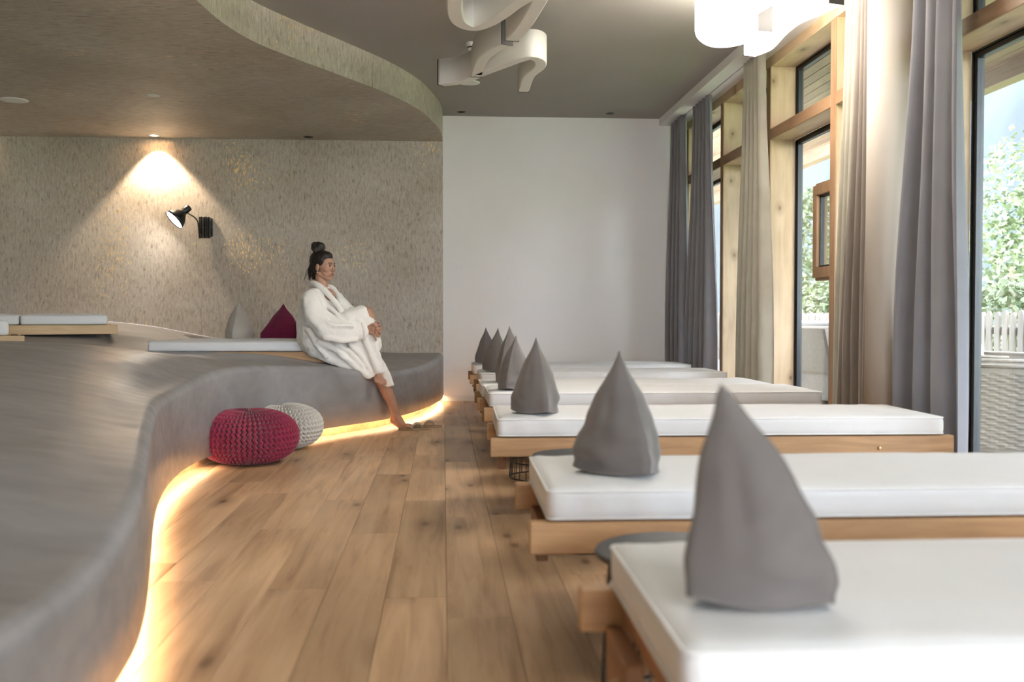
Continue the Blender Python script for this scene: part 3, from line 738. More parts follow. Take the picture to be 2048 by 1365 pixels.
# ------------------------------------------------------------------ ceiling fittings
def disc(px, py, zc, r, t, mat, name, lab, cat, ringm=None, em=None):
    c = oz(px, py, zc); o = empty(name, (c.x, c.y, zc))
    MB().lathe([(r * .62, -.001), (r * .66, -t), (r * .97, -t), (r, -t * .6), (r, 0)], 32).build('trim_ring', mat, o, smooth=True)
    MB().lathe([(0, -.002), (r * .64, -.002)], 32).build('lens', em or mat, o)
    return tag(o, lab, cat), c
EMW = emit('warm_lens', (1, .86, .66), 6)
_, cspot = disc(308, 271, ZB, .052, .004, M['soffit'], 'downlight', 'glowing recessed downlight over the wall lamp', 'downlight', em=EMW)
disc(617, 274, ZB, .05, .004, M['black'], 'downlight', 'unlit black downlight in the lowered ceiling, left of the curved edge', 'downlight')
disc(-30, 272, ZB, .05, .004, M['soffit'], 'downlight', 'downlight of the lowered ceiling beyond the left picture edge', 'downlight', em=EMW)
disc(923, 224, ZC, .045, .004, M['black'], 'downlight', 'small black downlight in the dark ceiling, above the textured wall corner', 'downlight')
disc(1220, 227, ZC, .045, .004, M['black'], 'downlight', 'small black downlight in the dark ceiling, above the white wall', 'downlight')
def plate(px, py, zc, r, t, mat, name, lab, cat):
    c = oz(px, py, zc)
    return tag(MB().lathe([(0, -t), (r * .8, -t), (r, -t * .5), (r, 0)], 32).build(name, mat, None, True, (c.x, c.y, zc)), lab, cat)
plate(307, 191, ZB, .055, .006, M['soffit'], 'ceiling_sensor', 'small white round sensor in the lowered ceiling', 'sensor')
plate(28, 200, ZB, .115, .008, M['soffit'], 'ceiling_speaker', 'large white round speaker cover in the lowered ceiling', 'speaker')
plate(938, 165, ZC, .10, .008, M['soffit'], 'ceiling_speaker', 'white round speaker cover partly behind the hanging lamp', 'speaker')
c = oz(944, 86, ZC)
sd = tag(empty('smoke_detector', (c.x, c.y, ZC)), 'small white smoke detector on the dark ceiling', 'smoke detector')
MB().lathe([(.028, -.055), (.034, -.05), (.036, -.03), (.05, -.02), (.052, 0)], 24).build('housing', M['soffit'], sd, smooth=True)
MB().lathe([(.0365, -.042), (.0375, -.04), (.0375, -.034), (.0365, -.032)], 24).build('vent_slot', M['black'], sd, smooth=True)

# light of the recessed downlights
def spot(loc, e, ang, target, col=(1, .80, .56), blend=.6, rad=.03):
    l = bpy.data.lights.new('downlight_beam', 'SPOT'); l.energy = e; l.spot_size = math.radians(ang); l.spot_blend = blend; l.color = col; l.shadow_soft_size = rad
    o = bpy.data.objects.new('downlight_beam', l); COL.objects.link(o); o.location = loc
    o.rotation_euler = (Vector(target) - Vector(loc)).to_track_quat('-Z', 'Y').to_euler(); return o
spot((cspot.x, cspot.y, ZB - .03), 24, 92, (cspot.x + .05, cspot.y + .22, 0), blend=.35)
cl = oz(-30, 272, ZB); spot((cl.x, cl.y, ZB - .03), 3, 92, (cl.x, cl.y + .22, 0), blend=.35)

# ------------------------------------------------------------------ wavy hanging lamps
ZL = 2.69; HL = .19
def ribbon(px, wd, name, mat, par, origin):
    pts = crom([oz(x, y, ZL) for x, y in px], 10)
    n_ = len(pts); L_, R_ = [], []
    for i, p in enumerate(pts):
        t = (pts[min(i + 1, n_ - 1)] - pts[max(i - 1, 0)]).normalized(); q = Vector((-t.y, t.x, 0)) * wd / 2
        L_.append(p + q - origin); R_.append(p - q - origin)
    mb = MB()
    b = .008
    sec = [(0, b), (.07, 0), (.93, 0), (1, b), (1, HL), (0, HL)]
    mb.grid(n_, len(sec), lambda i, k: (L_[i].lerp(R_[i], sec[k][0])) + Vector((0, 0, sec[k][1])), closev=True)
    k = len(sec); mb.f.append(tuple(range(k))); mb.f.append(tuple((n_ - 1) * k + j for j in range(k))[::-1])
    o = mb.build(name, mat, par, smooth=False)
    me = o.data
    for p in me.polygons: p.use_smooth = abs(p.normal.z) < .3 and len(p.vertices) == 4
    for e, a in ((0, L_), (1, L_)):
        i = 0 if e == 0 else n_ - 1; j = 1 if e == 0 else n_ - 2
        d = (L_[i] + R_[i] - L_[j] - R_[j]).normalized() * .006
        cc = (L_[i] + R_[i]) / 2; sd_ = (L_[i] - R_[i]) * .5 * 1.03
        q = [cc + sd_ - d * .2, cc - sd_ - d * .2, cc - sd_ + d, cc + sd_ + d]
        MB().prism([(v.x, v.y) for v in q], -.002, HL + .002).build('end_cap', M['gasket'], par)
    return o
def wavy_lamp(segs, wd, mat, lab, cables):
    org = oz(*segs[0][0], ZL); r = empty('wavy_pendant_lamp', org)
    for s_ in segs: ribbon(s_, wd, 'wavy_shade', mat, r, org)
    for x, y in cables:
        p = oz(x, y, ZL) - org
        MB().tube([(p.x, p.y, HL - .02), (p.x, p.y, ZC - ZL)], .003, 6).build('suspension_rod', M['gasket'], r)
    return tag(r, lab, 'pendant lamp', 'wavy ribbon ceiling lamps')
wavy_lamp([[(882, 171), (925, 165), (962, 150), (1000, 136), (1035, 123), (1062, 117), (1080, 124), (1078, 138), (1058, 155), (1047, 184)],
           [(953, 154), (958, 138), (968, 118), (990, 101), (1014, 90)]], .085, M['lampshell'], 'unlit cream wavy ribbon lamp with three arms, lower of the middle pair', [(962, 150), (1040, 121)])
wavy_lamp([[(935, -60), (915, -20), (909, 15), (917, 45), (945, 58), (975, 50), (1005, 32), (1035, 10), (1070, -8), (1110, -30)],
           [(1024, 82), (1046, 58), (1064, 30), (1082, -2), (1096, -40), (1110, -70)]], .09, M['lampshell'], 'unlit cream wavy ribbon lamp cut off by the top edge, nearer of the middle pair', [(945, 55), (1040, 8)])
LIT = emit('lit_lamp_shell', (1.0, .93, .82), 2.6)
wavy_lamp([[(1500, 112), (1532, 98), (1556, 72), (1585, 48), (1625, 30), (1672, 8)],
           [(1530, 62), (1485, 84), (1440, 92), (1411, 78), (1407, 48), (1418, 15), (1440, -20), (1455, -50)],
           [(1590, 45), (1540, 42), (1490, 38), (1450, 40)]][:2] + [[(1445, 62), (1480, 40), (1530, 10), (1570, -20), (1600, -60)]], .10, LIT, 'glowing white wavy ribbon lamp near the windows at the top edge', [(1440, 90), (1585, 46)])
# out-of-view lamps of the same shape, added to brighten the room
def fill_lamp(cx, cy_, lab, mat):
    r = empty('wavy_pendant_lamp', (cx, cy_, ZL))
    pts = crom([(-.5, -.2, 0), (-.2, .05, 0), (.1, -.05, 0), (.3, .2, 0), (.5, .5, 0), (.35, .7, 0)], 8); n_ = len(pts); mb = MB()
    def sec(i, k):
        t = (pts[min(i + 1, n_ - 1)] - pts[max(i - 1, 0)]).normalized(); q = Vector((-t.y, t.x, 0)) * .05
        return [pts[i] + q, pts[i] - q, pts[i] - q + Vector((0, 0, HL)), pts[i] + q + Vector((0, 0, HL))][k]
    mb.grid(n_, 4, sec, closev=True); mb.f.append((0, 1, 2, 3)); mb.f.append(tuple((n_ - 1) * 4 + j for j in (3, 2, 1, 0))); mb.build('wavy_shade', mat, r)
    MB().tube([(0, 0, HL - .05), (0, 0, ZC - ZL)], .003, 6).build('suspension_rod', M['gasket'], r)
    return tag(r, lab, 'pendant lamp', 'wavy ribbon ceiling lamps')
fill_lamp(.9, -.8, 'added wavy ribbon fill lamp behind the viewer', LIT)
fill_lamp(.2, 3.2, 'added wavy ribbon fill lamp above the oak aisle, out of view', LIT)

# ------------------------------------------------------------------ scissor wall lamp
wl = tag(empty('scissor_wall_lamp', W(415, 455, YW)), 'black wall lamp with folding bracket and glowing tilted shade', 'wall lamp')
o0 = Vector(wl.location)
def LW(px, py, dy): p = W(px, py, YW - dy); return p - o0
MB().box(*(lambda a, b: (a.x, b.x, -.03, -.001, b.z, a.z))(LW(418, 437, .0), LW(426, 474, 0)), .004).build('wall_plate', M['black'], wl)
for k in range(5):
    xa = 398 + k * 4.6
    m_ = MB(); a = LW(xa, 434, .06 + .012 * k); b = LW(xa + 3.4, 477, .06 + .012 * k)
    m_.box(a.x, b.x, a.y - .012 - .03 * (k % 2), a.y + .03, b.z, a.z, .004)
    m_.build('folded_link', M['black'], wl)
for py in (440, 455, 470):
    a = LW(400, py, .1); b = LW(422, py, .05); MB().tube([a, b], .006, 8).build('pivot_pin', M['chrome'], wl, smooth=True)
MB().tube(crom([LW(399, 476, .09), LW(397, 455, .11), LW(395, 443, .13), LW(389, 435, .16), LW(381, 430, .185), LW(373, 425, .20)], 6), .007, 8).build('lamp_arm', M['black'], wl, smooth=True)
ax0 = LW(377, 416, .19); ax1 = LW(349, 443, .22)
dirv = (ax1 - ax0); dirv = (dirv.normalized() + Vector((0, -.28, 0))).normalized()
Ml = Matrix.Translation(ax0) @ dirv.to_track_quat('Z', 'Y').to_matrix().to_4x4()
MB().lathe([(0, -.012), (.034, -.01), (.036, 0), (.036, .075), (.03, .085)], 28, Ml).build('socket', M['black'], wl, smooth=True)
MB().lathe([(.03, .06), (.05, .09), (.082, .125), (.104, .17), (.112, .205), (.109, .205), (.1, .17), (.078, .128), (.045, .095)], 40, Ml).build('lamp_shade', M['black'], wl, smooth=True)
MB().lathe([(0, .185), (.06, .187), (.106, .194)], 40, Ml).build('diffuser', emit('lamp_diffuser', (1, .93, .82), 9), wl, smooth=True)

# ------------------------------------------------------------------ outside: terrace, overhang, fence, garden, hills
M['terrace'] = plain('terrace_stone', (.22, .21, .195), .8, .08, 3)
M['lawn'] = plain('lawn', (.16, .24, .07), .9, .3, 2)
M['hill'] = plain('forested_hill', (.034, .045, .052), .95, .3, .06)
M['leaf'] = plain('leaf', (.08, .105, .048), .6, .35, 3)
M['leaf2'] = plain('pale_leaf', (.13, .155, .08), .6, .3, 3)
M['bark'] = plain('bark', (.16, .12, .09), .9, .2, 10)
M['wicker'] = plain('wicker', (.21, .185, .155), .6, .12, 30)
M['outcush'] = cloth('outdoor_cushion', (.42, .415, .41), .9, 400, .03, .1)
struct(MB().box(XG + .1, 6.2, -4, 30, -.12, -.02).build('terrace', M['terrace']), 'pale stone terrace outside the windows', 'terrace')
struct(MB().box(6.2, 75, -60, 500, -.3, -.1).build('ground', M['lawn']), 'green garden ground beyond the terrace', 'ground')
# hills on the horizon
hl = MB()
def hillp(i, j):
    y = -60 + 560 * i / 60; x = 60 + 60 * j / 14
    h = (j / 14) ** .8 * (105 + 12 * math.sin(y * .05 + 1) + 5 * math.sin(y * .13)) + 2.5 * noise.noise(Vector((x * .2, y * .2, 0)))
    return Vector((x, y, h - .5))
hl.grid(61, 15, hillp)
struct(hl.build('hills', M['hill'], smooth=True), 'wooded hillside in the distance', 'hill')
# timber overhang
ov = struct(empty('roof_overhang'), 'timber boarded roof overhang above the terrace', 'roof')
for k in range(15):
    x = XG + .14 + k * .118
    MB().box(x, x + .108, YR, 26, 2.99, 3.012, .002).build('overhang_board', M['deckwood'], ov)
MB().box(XG + .13, 4.70, YR, 26, 3.02, 3.10).build('roof_slab', M['deckwood'], ov)
MB().box(4.62, 4.76, YR, 26, 2.86, 3.10, .004).build('edge_beam', M['deckwood'], ov)
# picket fence
fn = tag(empty('picket_fence', (5.9, 6, -.1)), 'weathered grey wooden picket fence beyond the terrace chairs', 'fence')
pm = None
for k in range(120):
    y = 5.0 + k * .15
    if pm is None:
        pm = MB().prism([(-.048, 0), (.048, 0), (.048, 1.03), (.02, 1.07), (-.02, 1.07), (-.048, 1.03)], -.011, .011).mesh('picket', M['fence'])
        pm.transform(Matrix.Rotation(PI / 2, 4, 'X')); pm.transform(Matrix.Rotation(PI / 2, 4, 'Z'))
    o = link('picket', pm, fn, (random.uniform(-.006, .006), y - 6, random.uniform(-.015, .015))); o.rotation_euler.x = random.uniform(-.012, .012)
for z in (.28, .86): MB().box(.014, .05, -1.2, 17, z - .04, z + .04).build('fence_rail', M['fence'], fn)
for k in range(8): MB().box(.05, .13, -1 + k * 2.3, -.92 + k * 2.3, 0, 1.0).build('fence_post', M['fence'], fn)
# shrubs and trees with single leaf blades
def foliage(c, r, n_, size, seed):
    rnd = random.Random(seed); mb = MB()
    for _ in range(n_):
        d = Vector((rnd.gauss(0, 1), rnd.gauss(0, 1), rnd.gauss(0, 1))).normalized() * (rnd.uniform(.35, 1) ** .5)
        d *= 1 + .28 * noise.noise(d * 2.3 + Vector((seed * 3.1, 0, 0)))
        p = Vector((c[0] + d.x * r[0], c[1] + d.y * r[1], c[2] + d.z * r[2]))
        a = Vector((rnd.gauss(0, 1), rnd.gauss(0, 1), rnd.gauss(0, .7))).normalized(); b = a.orthogonal().normalized()
        q = Matrix.Rotation(rnd.uniform(0, 6.3), 3, a) @ b
        s_ = size * rnd.uniform(.6, 1.3)
        mb.add([p - a * s_, p + q * s_ * .45, p + a * s_, p - q * s_ * .45 + Vector((0, 0, .1 * s_))], [(0, 1, 2, 3)])
    return mb
def plant(name, x, y, trunk, c, r, n_, size, mat, lab, cat, seed, group):
    o = empty(name, (x, y, -.1))
    foliage(c, r, n_, size, seed).build('foliage', mat, o)
    m_ = MB(); m_.tube(crom([(0, 0, 0), (.04, .02, trunk * .5), (0, .05, trunk)], 5), [.09 * (1 - .06 * k) if cat == 'tree' else .02 for k in range(11)], 7); m_.build('trunk', M['bark'], o, smooth=True)
    return tag(o, lab, cat, group)
plant('garden_shrub', 7.2, 19.5, .8, (0, 0, .9), (.9, 1.3, .95), 2600, .07, M['leaf2'], 'rounded pale green shrub seen through the far windows, above a terrace chair', 'shrub', 3, 'garden shrubs')
plant('garden_shrub', 7.0, 16.6, .8, (0, 0, .85), (.8, 1.2, .9), 2400, .07, M['leaf'], 'dark green shrub behind the vent window bay', 'shrub', 4, 'garden shrubs')
plant('garden_shrub', 7.2, 12.2, .8, (0, 0, .8), (.7, 1.0, .8), 2200, .06, M['leaf'], 'green shrub behind the picket fence at the right edge', 'shrub', 5, 'garden shrubs')
plant('garden_tree', 9.0, 15.2, 1.8, (0, 0, 2.6), (.7, .8, 1.4), 1300, .06, M['leaf2'], 'slim pale green tree seen through the large right window', 'tree', 6, 'garden trees')
plant('garden_tree', 10.5, 27.5, 1.8, (0, 0, 2.9), (1.5, 1.8, 1.9), 4200, .1, M['leaf'], 'leafy tree behind the wooden vent window', 'tree', 7, 'garden trees')
plant('garden_tree', 13.5, 21.0, 1.8, (0, 0, 2.6), (1.4, 1.6, 1.7), 3600, .1, M['leaf'], 'darker tree far behind the picket fence', 'tree', 8, 'garden trees')

# wicker terrace chairs
def weave(mb, o, a, b, na, nb_, amp):
    o = Vector(o); a = Vector(a); b = Vector(b); nn = a.cross(b).normalized()
    U, V = na * 4, nb_ * 4
    def pt(i, j):
        u = i / U; v = j / V
        ca = u * na; cb = v * nb_
        h = math.sin(PI * ca) * math.sin(PI * cb) * (1)
        return o + a * u + b * v + nn * amp * (h + .35 * abs(math.sin(PI * cb)))
    mb.grid(U + 1, V + 1, pt)
def wicker_chair(x, y, rz, lab):
    r = empty('wicker_armchair', (x, y, -.02), rz)
    MB().box(-.42, .42, -.40, .42, .05, .34, .02).build('seat_base', M['wicker'], r)
    m_ = MB(); weave(m_, (-.42, -.405, .05), (.84, 0, 0), (0, 0, .29), 14, 16, .008); m_.build('woven_apron', M['wicker'], r, smooth=True)
    for sx in (-1, 1):
        xa = sx * .47
        MB().box(xa - .065, xa + .065, -.42, .40, .03, .60, .04).build('armrest', M['wicker'], r, smooth=False)
        m_ = MB(); weave(m_, (xa - .067 if sx < 0 else xa + .067, -.40 if sx > 0 else .38, .06), (0, .78 if sx > 0 else -.78, 0), (0, 0, .5), 13, 26, .008); m_.build('woven_side', M['wicker'], r, smooth=True)
        MB().tube([(xa + d, yy, .605) for d, yy in ((-.06, -.41), (-.06, .39), (.06, .39), (.06, -.41))], .012, 6, closed=True).build('braided_edge', M['wicker'], r, smooth=True)
    b = MB().box(-.42, .42, 0, .10, 0, .52, .04).build('backrest', M['wicker'], r); b.location = (0, .34, .34); b.rotation_euler.x = -.28
    b2 = MB().box(-.38, .38, -.12, 0, .02, .42, .045).build('back_cushion', M['outcush'], r, True); b2.location = (0, .34, .46); b2.rotation_euler.x = -.28
    MB().box(-.40, .40, -.40, .34, .345, .46, .045).build('seat_cushion', M['outcush'], r, True)
    for sx in (-.45, .45):
        for sy in (-.36, .36): MB().box(sx - .03, sx + .03, sy - .03, sy + .03, 0, .06).build('foot', M['black'], r)
    return tag(r, lab, 'armchair', 'wicker terrace armchairs')
wicker_chair(3.98, 6.75, math.radians(60), 'woven wicker terrace armchair outside the nearest large window')
wicker_chair(4.25, 10.6, math.radians(115), 'woven wicker terrace armchair with pale cushion outside the vent window')
wicker_chair(4.7, 8.3, math.radians(30), 'woven wicker terrace armchair standing further from the glass, against the fence')

# ------------------------------------------------------------------ the woman in a robe
def remesh(o, vox, it, fac=.5):
    m_ = o.modifiers.new('remesh', 'REMESH'); m_.mode = 'VOXEL'; m_.voxel_size = vox; m_.use_smooth_shade = True
    s_ = o.modifiers.new('smooth', 'SMOOTH'); s_.factor = fac; s_.iterations = it
    return o
def bake(mb, name, mat, vox, it, parent=None, disp=None):
    me = mb.mesh(name, mat, True); tmp = bpy.data.objects.new(name + '_tmp', me); COL.objects.link(tmp); remesh(tmp, vox, it)
    if disp:
        for (sc, st) in disp:
            tx = bpy.data.textures.new('folds', 'CLOUDS'); tx.noise_scale = sc; tx.noise_depth = 2
            d = tmp.modifiers.new('d', 'DISPLACE'); d.texture = tx; d.strength = st; d.mid_level = .5; d.texture_coords = 'LOCAL'
    dg = bpy.context.evaluated_depsgraph_get(); ev = tmp.evaluated_get(dg)
    m2 = bpy.data.meshes.new_from_object(ev, depsgraph=dg); m2.name = name
    bpy.data.objects.remove(tmp); bpy.data.meshes.remove(me)
    m2.polygons.foreach_set('use_smooth', [True] * len(m2.polygons))
    if not m2.materials: m2.materials.append(mat)
    return link(name, m2, parent)
HY = math.radians(-30)
HC = W(647, 535, 8.10)
MH = Matrix.Translation(HC) @ Matrix.Rotation(HY, 4, 'Z') @ Matrix.Rotation(math.radians(3), 4, 'Y')
b = MB()
# head (x forward, y left, z up)
b.ell((-.018, 0, .042), (.094, .073, .084), MH)
b.ell((.026, 0, .012), (.066, .066, .085), MH)
b.ell((.030, 0, -.045), (.056, .054, .055), MH)
b.cap((-.005, .050, -.052), (.055, .018, -.088), .017, .016, MH); b.cap((-.005, -.050, -.052), (.055, -.018, -.088), .017, .016, MH)
b.ell((.064, 0, -.090), (.020, .022, .017), MH)
b.cap((.083, 0, .020), (.103, 0, -.018), .0075, .0105, MH); b.cap((.103, 0, -.018), (.098, 0, -.024), .0105, .010, MH)
for sy in (-1, 1):
    b.ell((.090, .011 * sy, -.024), (.010, .007, .007), MH)
    b.cap((.084, .010 * sy, .031), (.066, .047 * sy, .026), .0085, .009, MH)
    b.ell((.058, .038 * sy, -.016), (.026, .024, .024), MH)
    b.ell((-.008, .072 * sy, -.004), (.017, .008, .029), MH); b.ell((-.004, .071 * sy, -.026), (.010, .007, .012), MH)
b.ell((.078, 0, -.052), (.020, .026, .018), MH)
b.cap((-.035, 0, -.04), W(644, 590, 8.1), .052, .058, None) if False else None
nk = MH @ Vector((-.022, 0, -.06))
b.chain([(nk, .050), (W(645, 578, 8.1), .050), (W(643, 592, 8.1), .07)])
# torso and arms (under the robe)
b.chain([(W(643, 596, 8.1), .09), (W(640, 620, 8.1), .115), (W(634, 650, 8.1), .11), (W(636, 674, 8.1), .13)])
b.chain([(W(630, 602, 7.98), .055), (W(668, 603, 8.24), .052)])
b.chain([(W(626, 603, 7.95), .05), (W(655, 660, 7.87), .04), (W(700, 663, 7.90), .037), (W(729, 661, 7.95), .026)])
b.chain([(W(672, 604, 8.26), .045), (W(706, 634, 8.29), .038), (W(752, 653, 8.10), .026)])
# chest opening
b.ell(W(656, 592, 8.06), (.06, .08, .06))
# legs
b.chain([(W(640, 680, 8.02), .10), (W(700, 648, 7.99), .085), (W(731, 629, 7.99), .066), (W(735, 634, 7.99), .062), (W(742, 665, 8.01), .056), (W(748, 705, 8.01), .052), (W(754, 742, 7.99), .034)])
b.chain([(W(640, 690, 8.16), .10), (W(700, 700, 8.12), .08), (W(738, 712, 8.06), .062), (W(752, 738, 8.05), .058), (W(770, 775, 8.07), .054), (W(784, 808, 8.10), .041), (W(792, 831, 8.12), .033)])
# hanging foot, toes towards the viewer
b.chain([(W(754, 742, 7.99), .034), (W(757, 752, 7.95), .033), (W(760, 759, 7.91), .031)])
b.cap(W(752, 760, 7.90), W(767, 763, 7.90), .022, .022)
for k, (tx, ty, tr_) in enumerate(((751.5, 764, .0105), (756.5, 766, .0105), (761, 767.5, .011), (765.5, 768.5, .0115), (770.5, 768, .015))):
    b.cap(W(tx - 1, ty - 5, 7.895), W(tx, ty, 7.865), tr_, tr_ * .92)
# standing foot, heel lifted
fA = W(792, 831, 8.12); heel = W(786.5, 842, 8.13); ball = W(812, 856, 8.05)
b.chain([(fA, .034), (heel, .027)]); b.chain([(fA, .034), (W(803, 847, 8.08), .028), (ball, .020)]); b.chain([(heel, .027), (W(800, 853, 8.08), .020), (ball, .020)])
b.cap(W(810, 856.5, 8.00), W(814, 856, 8.09), .018, .018)
for k in range(5):
    yy = 7.985 + .026 * k; L = (.040, .043, .041, .036, .030)[4 - k]
    p = W(813 + .4 * k, 857.5, yy); p.z = .022 + .018
    b.cap(p, p + Vector((L, -.008, -.010)), .010 if k else .012, .009 if k else .011)
# hands: near hand lies over the far one, fingers interlaced round the shin
wr_ = W(729, 661, 7.95); pl = W(743, 661, 7.915)
b.chain([(wr_, .026), (W(736, 660, 7.93), .027)]); b.cap(W(738, 655, 7.925), W(746, 657, 7.905), .018, .016); b.cap(W(737, 664, 7.925), W(745, 667, 7.905), .018, .016); b.cap(W(741, 660, 7.92), W(747, 662, 7.905), .02, .015)
for k, (a0_, a1_, a2_) in enumerate((((747, 654), (755, 655), (759, 660)), ((748, 659), (756, 661), (760, 667)), ((747, 664.5), (754.5, 668), (758, 674)), ((745, 669), (750.5, 674), (752, 681)))):
    b.chain([(W(*a0_, 7.905), .0088), (W(*a1_, 7.888), .0082), (W(*a2_, 7.91), .0072)])
b.chain([(W(738, 654, 7.92), .011), (W(744, 649, 7.90), .0095), (W(751, 649, 7.895), .0085)])
fw_ = W(752, 653, 8.10); b.chain([(fw_, .026), (W(757, 656, 8.02), .026), (W(758, 662, 7.97), .023)])
for k, (a0_, a1_, a2_) in enumerate((((759, 652), (758, 650), (750, 652)), ((761, 657), (760, 657.5), (752, 658)), ((761, 663), (759.5, 664.5), (751, 663.5)), ((760, 669), (758, 671), (750, 670)))):
    b.chain([(W(*a0_, 7.95), .0088), (W(*a1_, 7.903), .0080), (W(*a2_, 7.887), .0070)])
b.chain([(W(758, 652, 7.99), .010), (W(757, 645, 7.95), .009), (W(751, 644.5, 7.92), .008)])
wo = bake(b, 'person', M['skin'], .0029, 3)
tag(wo, 'woman in white robe sitting with crossed legs, hands clasped round her knee', 'person')
# face details
for sy in (-1, 1):
    MB().ell((.0745, .031 * sy, .012), (.0118, .0125, .0065), MH, 16, 10).build('eye', M['eyewhite'], wo, True)
    MB().ell((.0845, .0315 * sy, .0125), (.0045, .0062, .0068), MH, 12, 8).build('iris', M['iris'], wo, True)
    MB().tube([MH @ Vector(p) for p in crom([(.089, .013 * sy, .019), (.0885, .026 * sy, .0215), (.080, .041 * sy, .0185)], 4)], .0022, 6).build('upper_lash', M['hair'], wo, True)
    MB().tube([MH @ Vector(p) for p in crom([(.0935, .012 * sy, .030), (.090, .028 * sy, .0365), (.077, .047 * sy, .0335)], 5)], [.0028] * 5 + [.0032] * 4 + [.002] * 2, 6).build('eyebrow', M['hair'], wo, True)
    MB().ell((-.002, .079 * sy, -.044), .0055, MH, 10, 8).build('earring', M['brass'], wo, True)
m_ = MB(); m_.ell((.0925, 0, -.0475), (.0085, .021, .0052), MH); m_.ell((.0915, 0, -.0565), (.0085, .018, .0062), MH); m_.build('lips', M['lip'], wo, True)
# hair
h = MB()
h.ell((-.030, 0, .052), (.098, .081, .088), MH)
h.ell((.016, 0, .082), (.056, .064, .050), MH)
h.ell((-.05, 0, .0), (.072, .077, .07), MH)
for sy in (-1, 1): h.ell((.010, .058 * sy, .045), (.036, .019, .038), MH)
for a_ in range(9):
    t_ = 2 * PI * a_ / 9; h.ell((-.062 + .030 * math.cos(t_), .033 * math.sin(t_), .155 + .012 * math.sin(2 * t_ + 1)), (.026, .028, .036), MH)
h.ell((-.062, 0, .165), (.038, .040, .040), MH); h.ell((-.05, 0, .125), (.04, .04, .03), MH)
rnd = random.Random(5)
for k in range(14):
    y_ = rnd.uniform(-.06, .06); x_ = -.095 + rnd.uniform(-.012, .03)
    h.chain([((x_ + .02, y_, .01), .016), ((x_ - .004, y_ * .9, -.04), .012), ((x_ - rnd.uniform(-.01, .022), y_ * .8, -.075 - rnd.uniform(0, .035)), .004)], MH)
ho = bake(h, 'hair', M['hair'], .0045, 2, wo, [(.018, .006)])
for k in range(10):
    y_ = rnd.uniform(-.07, .03)
    MB().tube([MH @ Vector(p) for p in crom([(-.09, y_, .0), (-.118, y_, -.05), (-.112 - rnd.uniform(0, .02), y_ - .01, -.10 - rnd.uniform(0, .03))], 5)], [.0035 - .0028 * q / 10 for q in range(11)], 5).build('hair_strand', M['hair'], wo, True)
# dark top under the robe
# robe
r = MB()
r.chain([(W(634, 672, 8.08), .165), (W(630, 645, 8.08), .148), (W(636, 615, 8.09), .145), (W(644, 598, 8.1), .105)])
r.chain([(W(622, 600, 7.96), .078), (W(645, 592, 8.1), .085), (W(672, 602, 8.25), .074)])
r.chain([(W(621, 602, 7.95), .080), (W(628, 630, 7.89), .082), (W(652, 660, 7.86), .084), (W(690, 664, 7.88), .076), (W(721, 664, 7.93), .070)])
r.chain([(W(673, 604, 8.26), .072), (W(706, 633, 8.28), .066), (W(738, 651, 8.19), .058)])
r.chain([(W(638, 683, 8.02), .14), (W(700, 645, 7.98), .108), (W(722, 633, 7.985), .088)])
r.chain([(W(722, 634, 7.985), .088), (W(733, 646, 7.99), .076), (W(743, 672, 8.0), .070), (W(748, 690, 8.0), .066)])
def slab(poly, y0, y1):
    n_ = len(poly); A_ = [W(x, y, y0) for x, y in poly]; B_ = [W(x, y, y1) for x, y in poly]
    r.add(A_ + B_, [tuple(range(n_))[::-1], tuple(range(n_, 2 * n_))] + [(i, (i + 1) % n_, n_ + (i + 1) % n_, n_ + i) for i in range(n_)])
slab([(604, 655), (640, 640), (715, 640), (745, 645), (753, 690), (764, 722), (770, 745), (757, 752), (741, 756), (728, 752), (700, 740), (660, 722), (625, 706), (606, 690)], 7.93, 8.16)
slab([(745, 690), (762, 715), (776, 738), (789, 772), (776, 775), (766, 770), (762, 745), (748, 735)], 8.0, 8.13)
r.chain([(W(612, 694, 8.02), .045), (W(650, 715, 7.96), .035), (W(700, 736, 7.94), .03), (W(738, 752, 7.93), .028)])
# folds
def fold(pts, rad): r.chain([(W(x, y, Y), rad) for x, y, Y in pts])
fold([(612, 600, 7.90), (618, 630, 7.845), (640, 656, 7.805)], .032)
fold([(628, 596, 7.90), (645, 622, 7.88), (672, 640, 7.86), (690, 650, 7.83)], .026)
fold([(650, 676, 7.80), (680, 682, 7.80), (712, 680, 7.86)], .022)
fold([(640, 640, 7.815), (668, 652, 7.795), (705, 652, 7.83)], .02)
fold([(606, 640, 7.99), (625, 648, 7.90), (640, 662, 7.86)], .028)
fold([(608, 652, 7.97), (620, 665, 7.90), (634, 690, 7.88), (652, 712, 7.905)], .024)
fold([(640, 684, 7.87), (672, 700, 7.905), (705, 728, 7.915), (730, 748, 7.91)], .026)
fold([(668, 684, 7.885), (700, 705, 7.915), (725, 735, 7.915)], .022)
fold([(716, 640, 7.905), (725, 665, 7.915), (738, 700, 7.925), (755, 742, 7.92)], .026)
fold([(700, 690, 7.90), (722, 712, 7.92), (742, 745, 7.92)], .018)
fold([(745, 660, 7.94), (752, 695, 7.95), (764, 735, 7.96)], .02)
fold([(704, 618, 8.02), (690, 634, 7.93), (686, 650, 7.86)], .022)
fold([(655, 610, 7.99), (676, 632, 7.93), (684, 645, 7.88)], .02)
ro = bake(r, 'bathrobe', M['robe'], .0062, 14, wo, [(.06, .014)])
ro['label'] = 'white terry bathrobe'
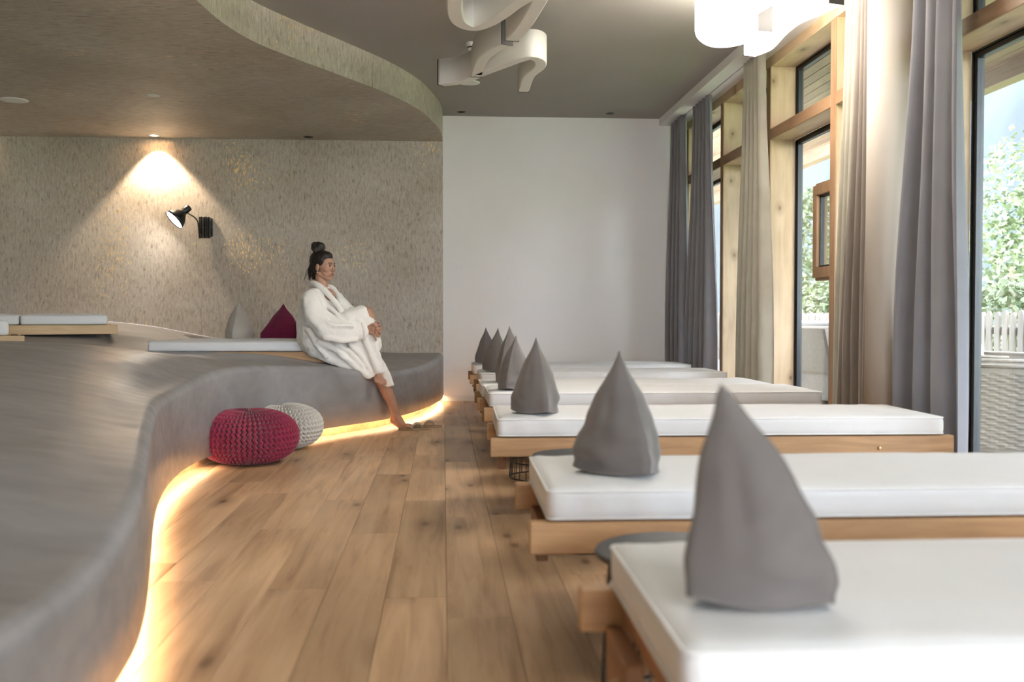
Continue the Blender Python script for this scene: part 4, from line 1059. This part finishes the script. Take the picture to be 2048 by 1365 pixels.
# shawl collar, cuff, belt
cl_ = MB()
cl_.tube(crom([W(690, 634, 7.965), W(678, 615, 7.955), W(664, 597, 7.965), W(650, 582, 7.985), W(634, 570, 8.03), W(624, 569, 8.10), W(632, 572, 8.18), W(652, 573, 8.21), W(668, 580, 8.18), W(677, 596, 8.10), W(680, 612, 8.02)], 7), [.020 + .006 * math.sin(PI * k / 70) for k in range(71)], 12)
co = bake(cl_, 'shawl_collar', M['robe'], .005, 2, wo, [(.03, .006)])
cu = W(724, 664, 7.935); dcu = (W(736, 661, 7.95) - W(708, 665, 7.91)).normalized(); qc = dcu.to_track_quat('Z', 'Y').to_matrix()
MB().tube([cu + qc @ Vector((.066 * math.cos(2 * PI * k / 28), .078 * math.sin(2 * PI * k / 28), 0)) for k in range(28)], .013, 8, closed=True).build('sleeve_cuff', M['robe'], wo, True)
MB().tube(crom([W(603, 640, 8.05), W(612, 648, 7.945), W(630, 654, 7.90), W(650, 654, 7.90)], 6), .02, 8).build('belt', M['robe'], wo, True)
MB().ell(W(661, 598, 8.07), (.045, .055, .04)).build('dark_top', M['hair'], wo, True)

# ------------------------------------------------------------------ flip flops
def flip_flop(px, py, rz, lab):
    c = oz(px, py, 0); o = empty('flip_flop', (c.x, c.y, 0), rz)
    out = []
    for k in range(36):
        t_ = 2 * PI * k / 36; x = .125 * math.cos(t_); wd = (.043 if x > 0 else .034) * (1 - .12 * math.cos(2 * t_)); out.append((x, wd * math.sin(t_) + .006 * math.sin(x * 14)))
    MB().prism(out, .001, .020).build('sole', M['sandal'], o)
    for sy in (-1, 1):
        MB().tube(crom([(.065, .0, .018), (.05, .012 * sy, .045), (.01, .033 * sy, .052), (-.02, .038 * sy, .016)], 6), [.006] * 6 + [.009] * 8 + [.008] * 5, 7).build('strap', M['strap'], o, smooth=True)
    return tag(o, lab, 'sandal', 'pair of beige flip flops')
flip_flop(828, 861, math.radians(-4), 'beige flip flop under the toes of the seated woman')
flip_flop(853, 856, math.radians(-8), 'beige flip flop just behind the one under her foot')
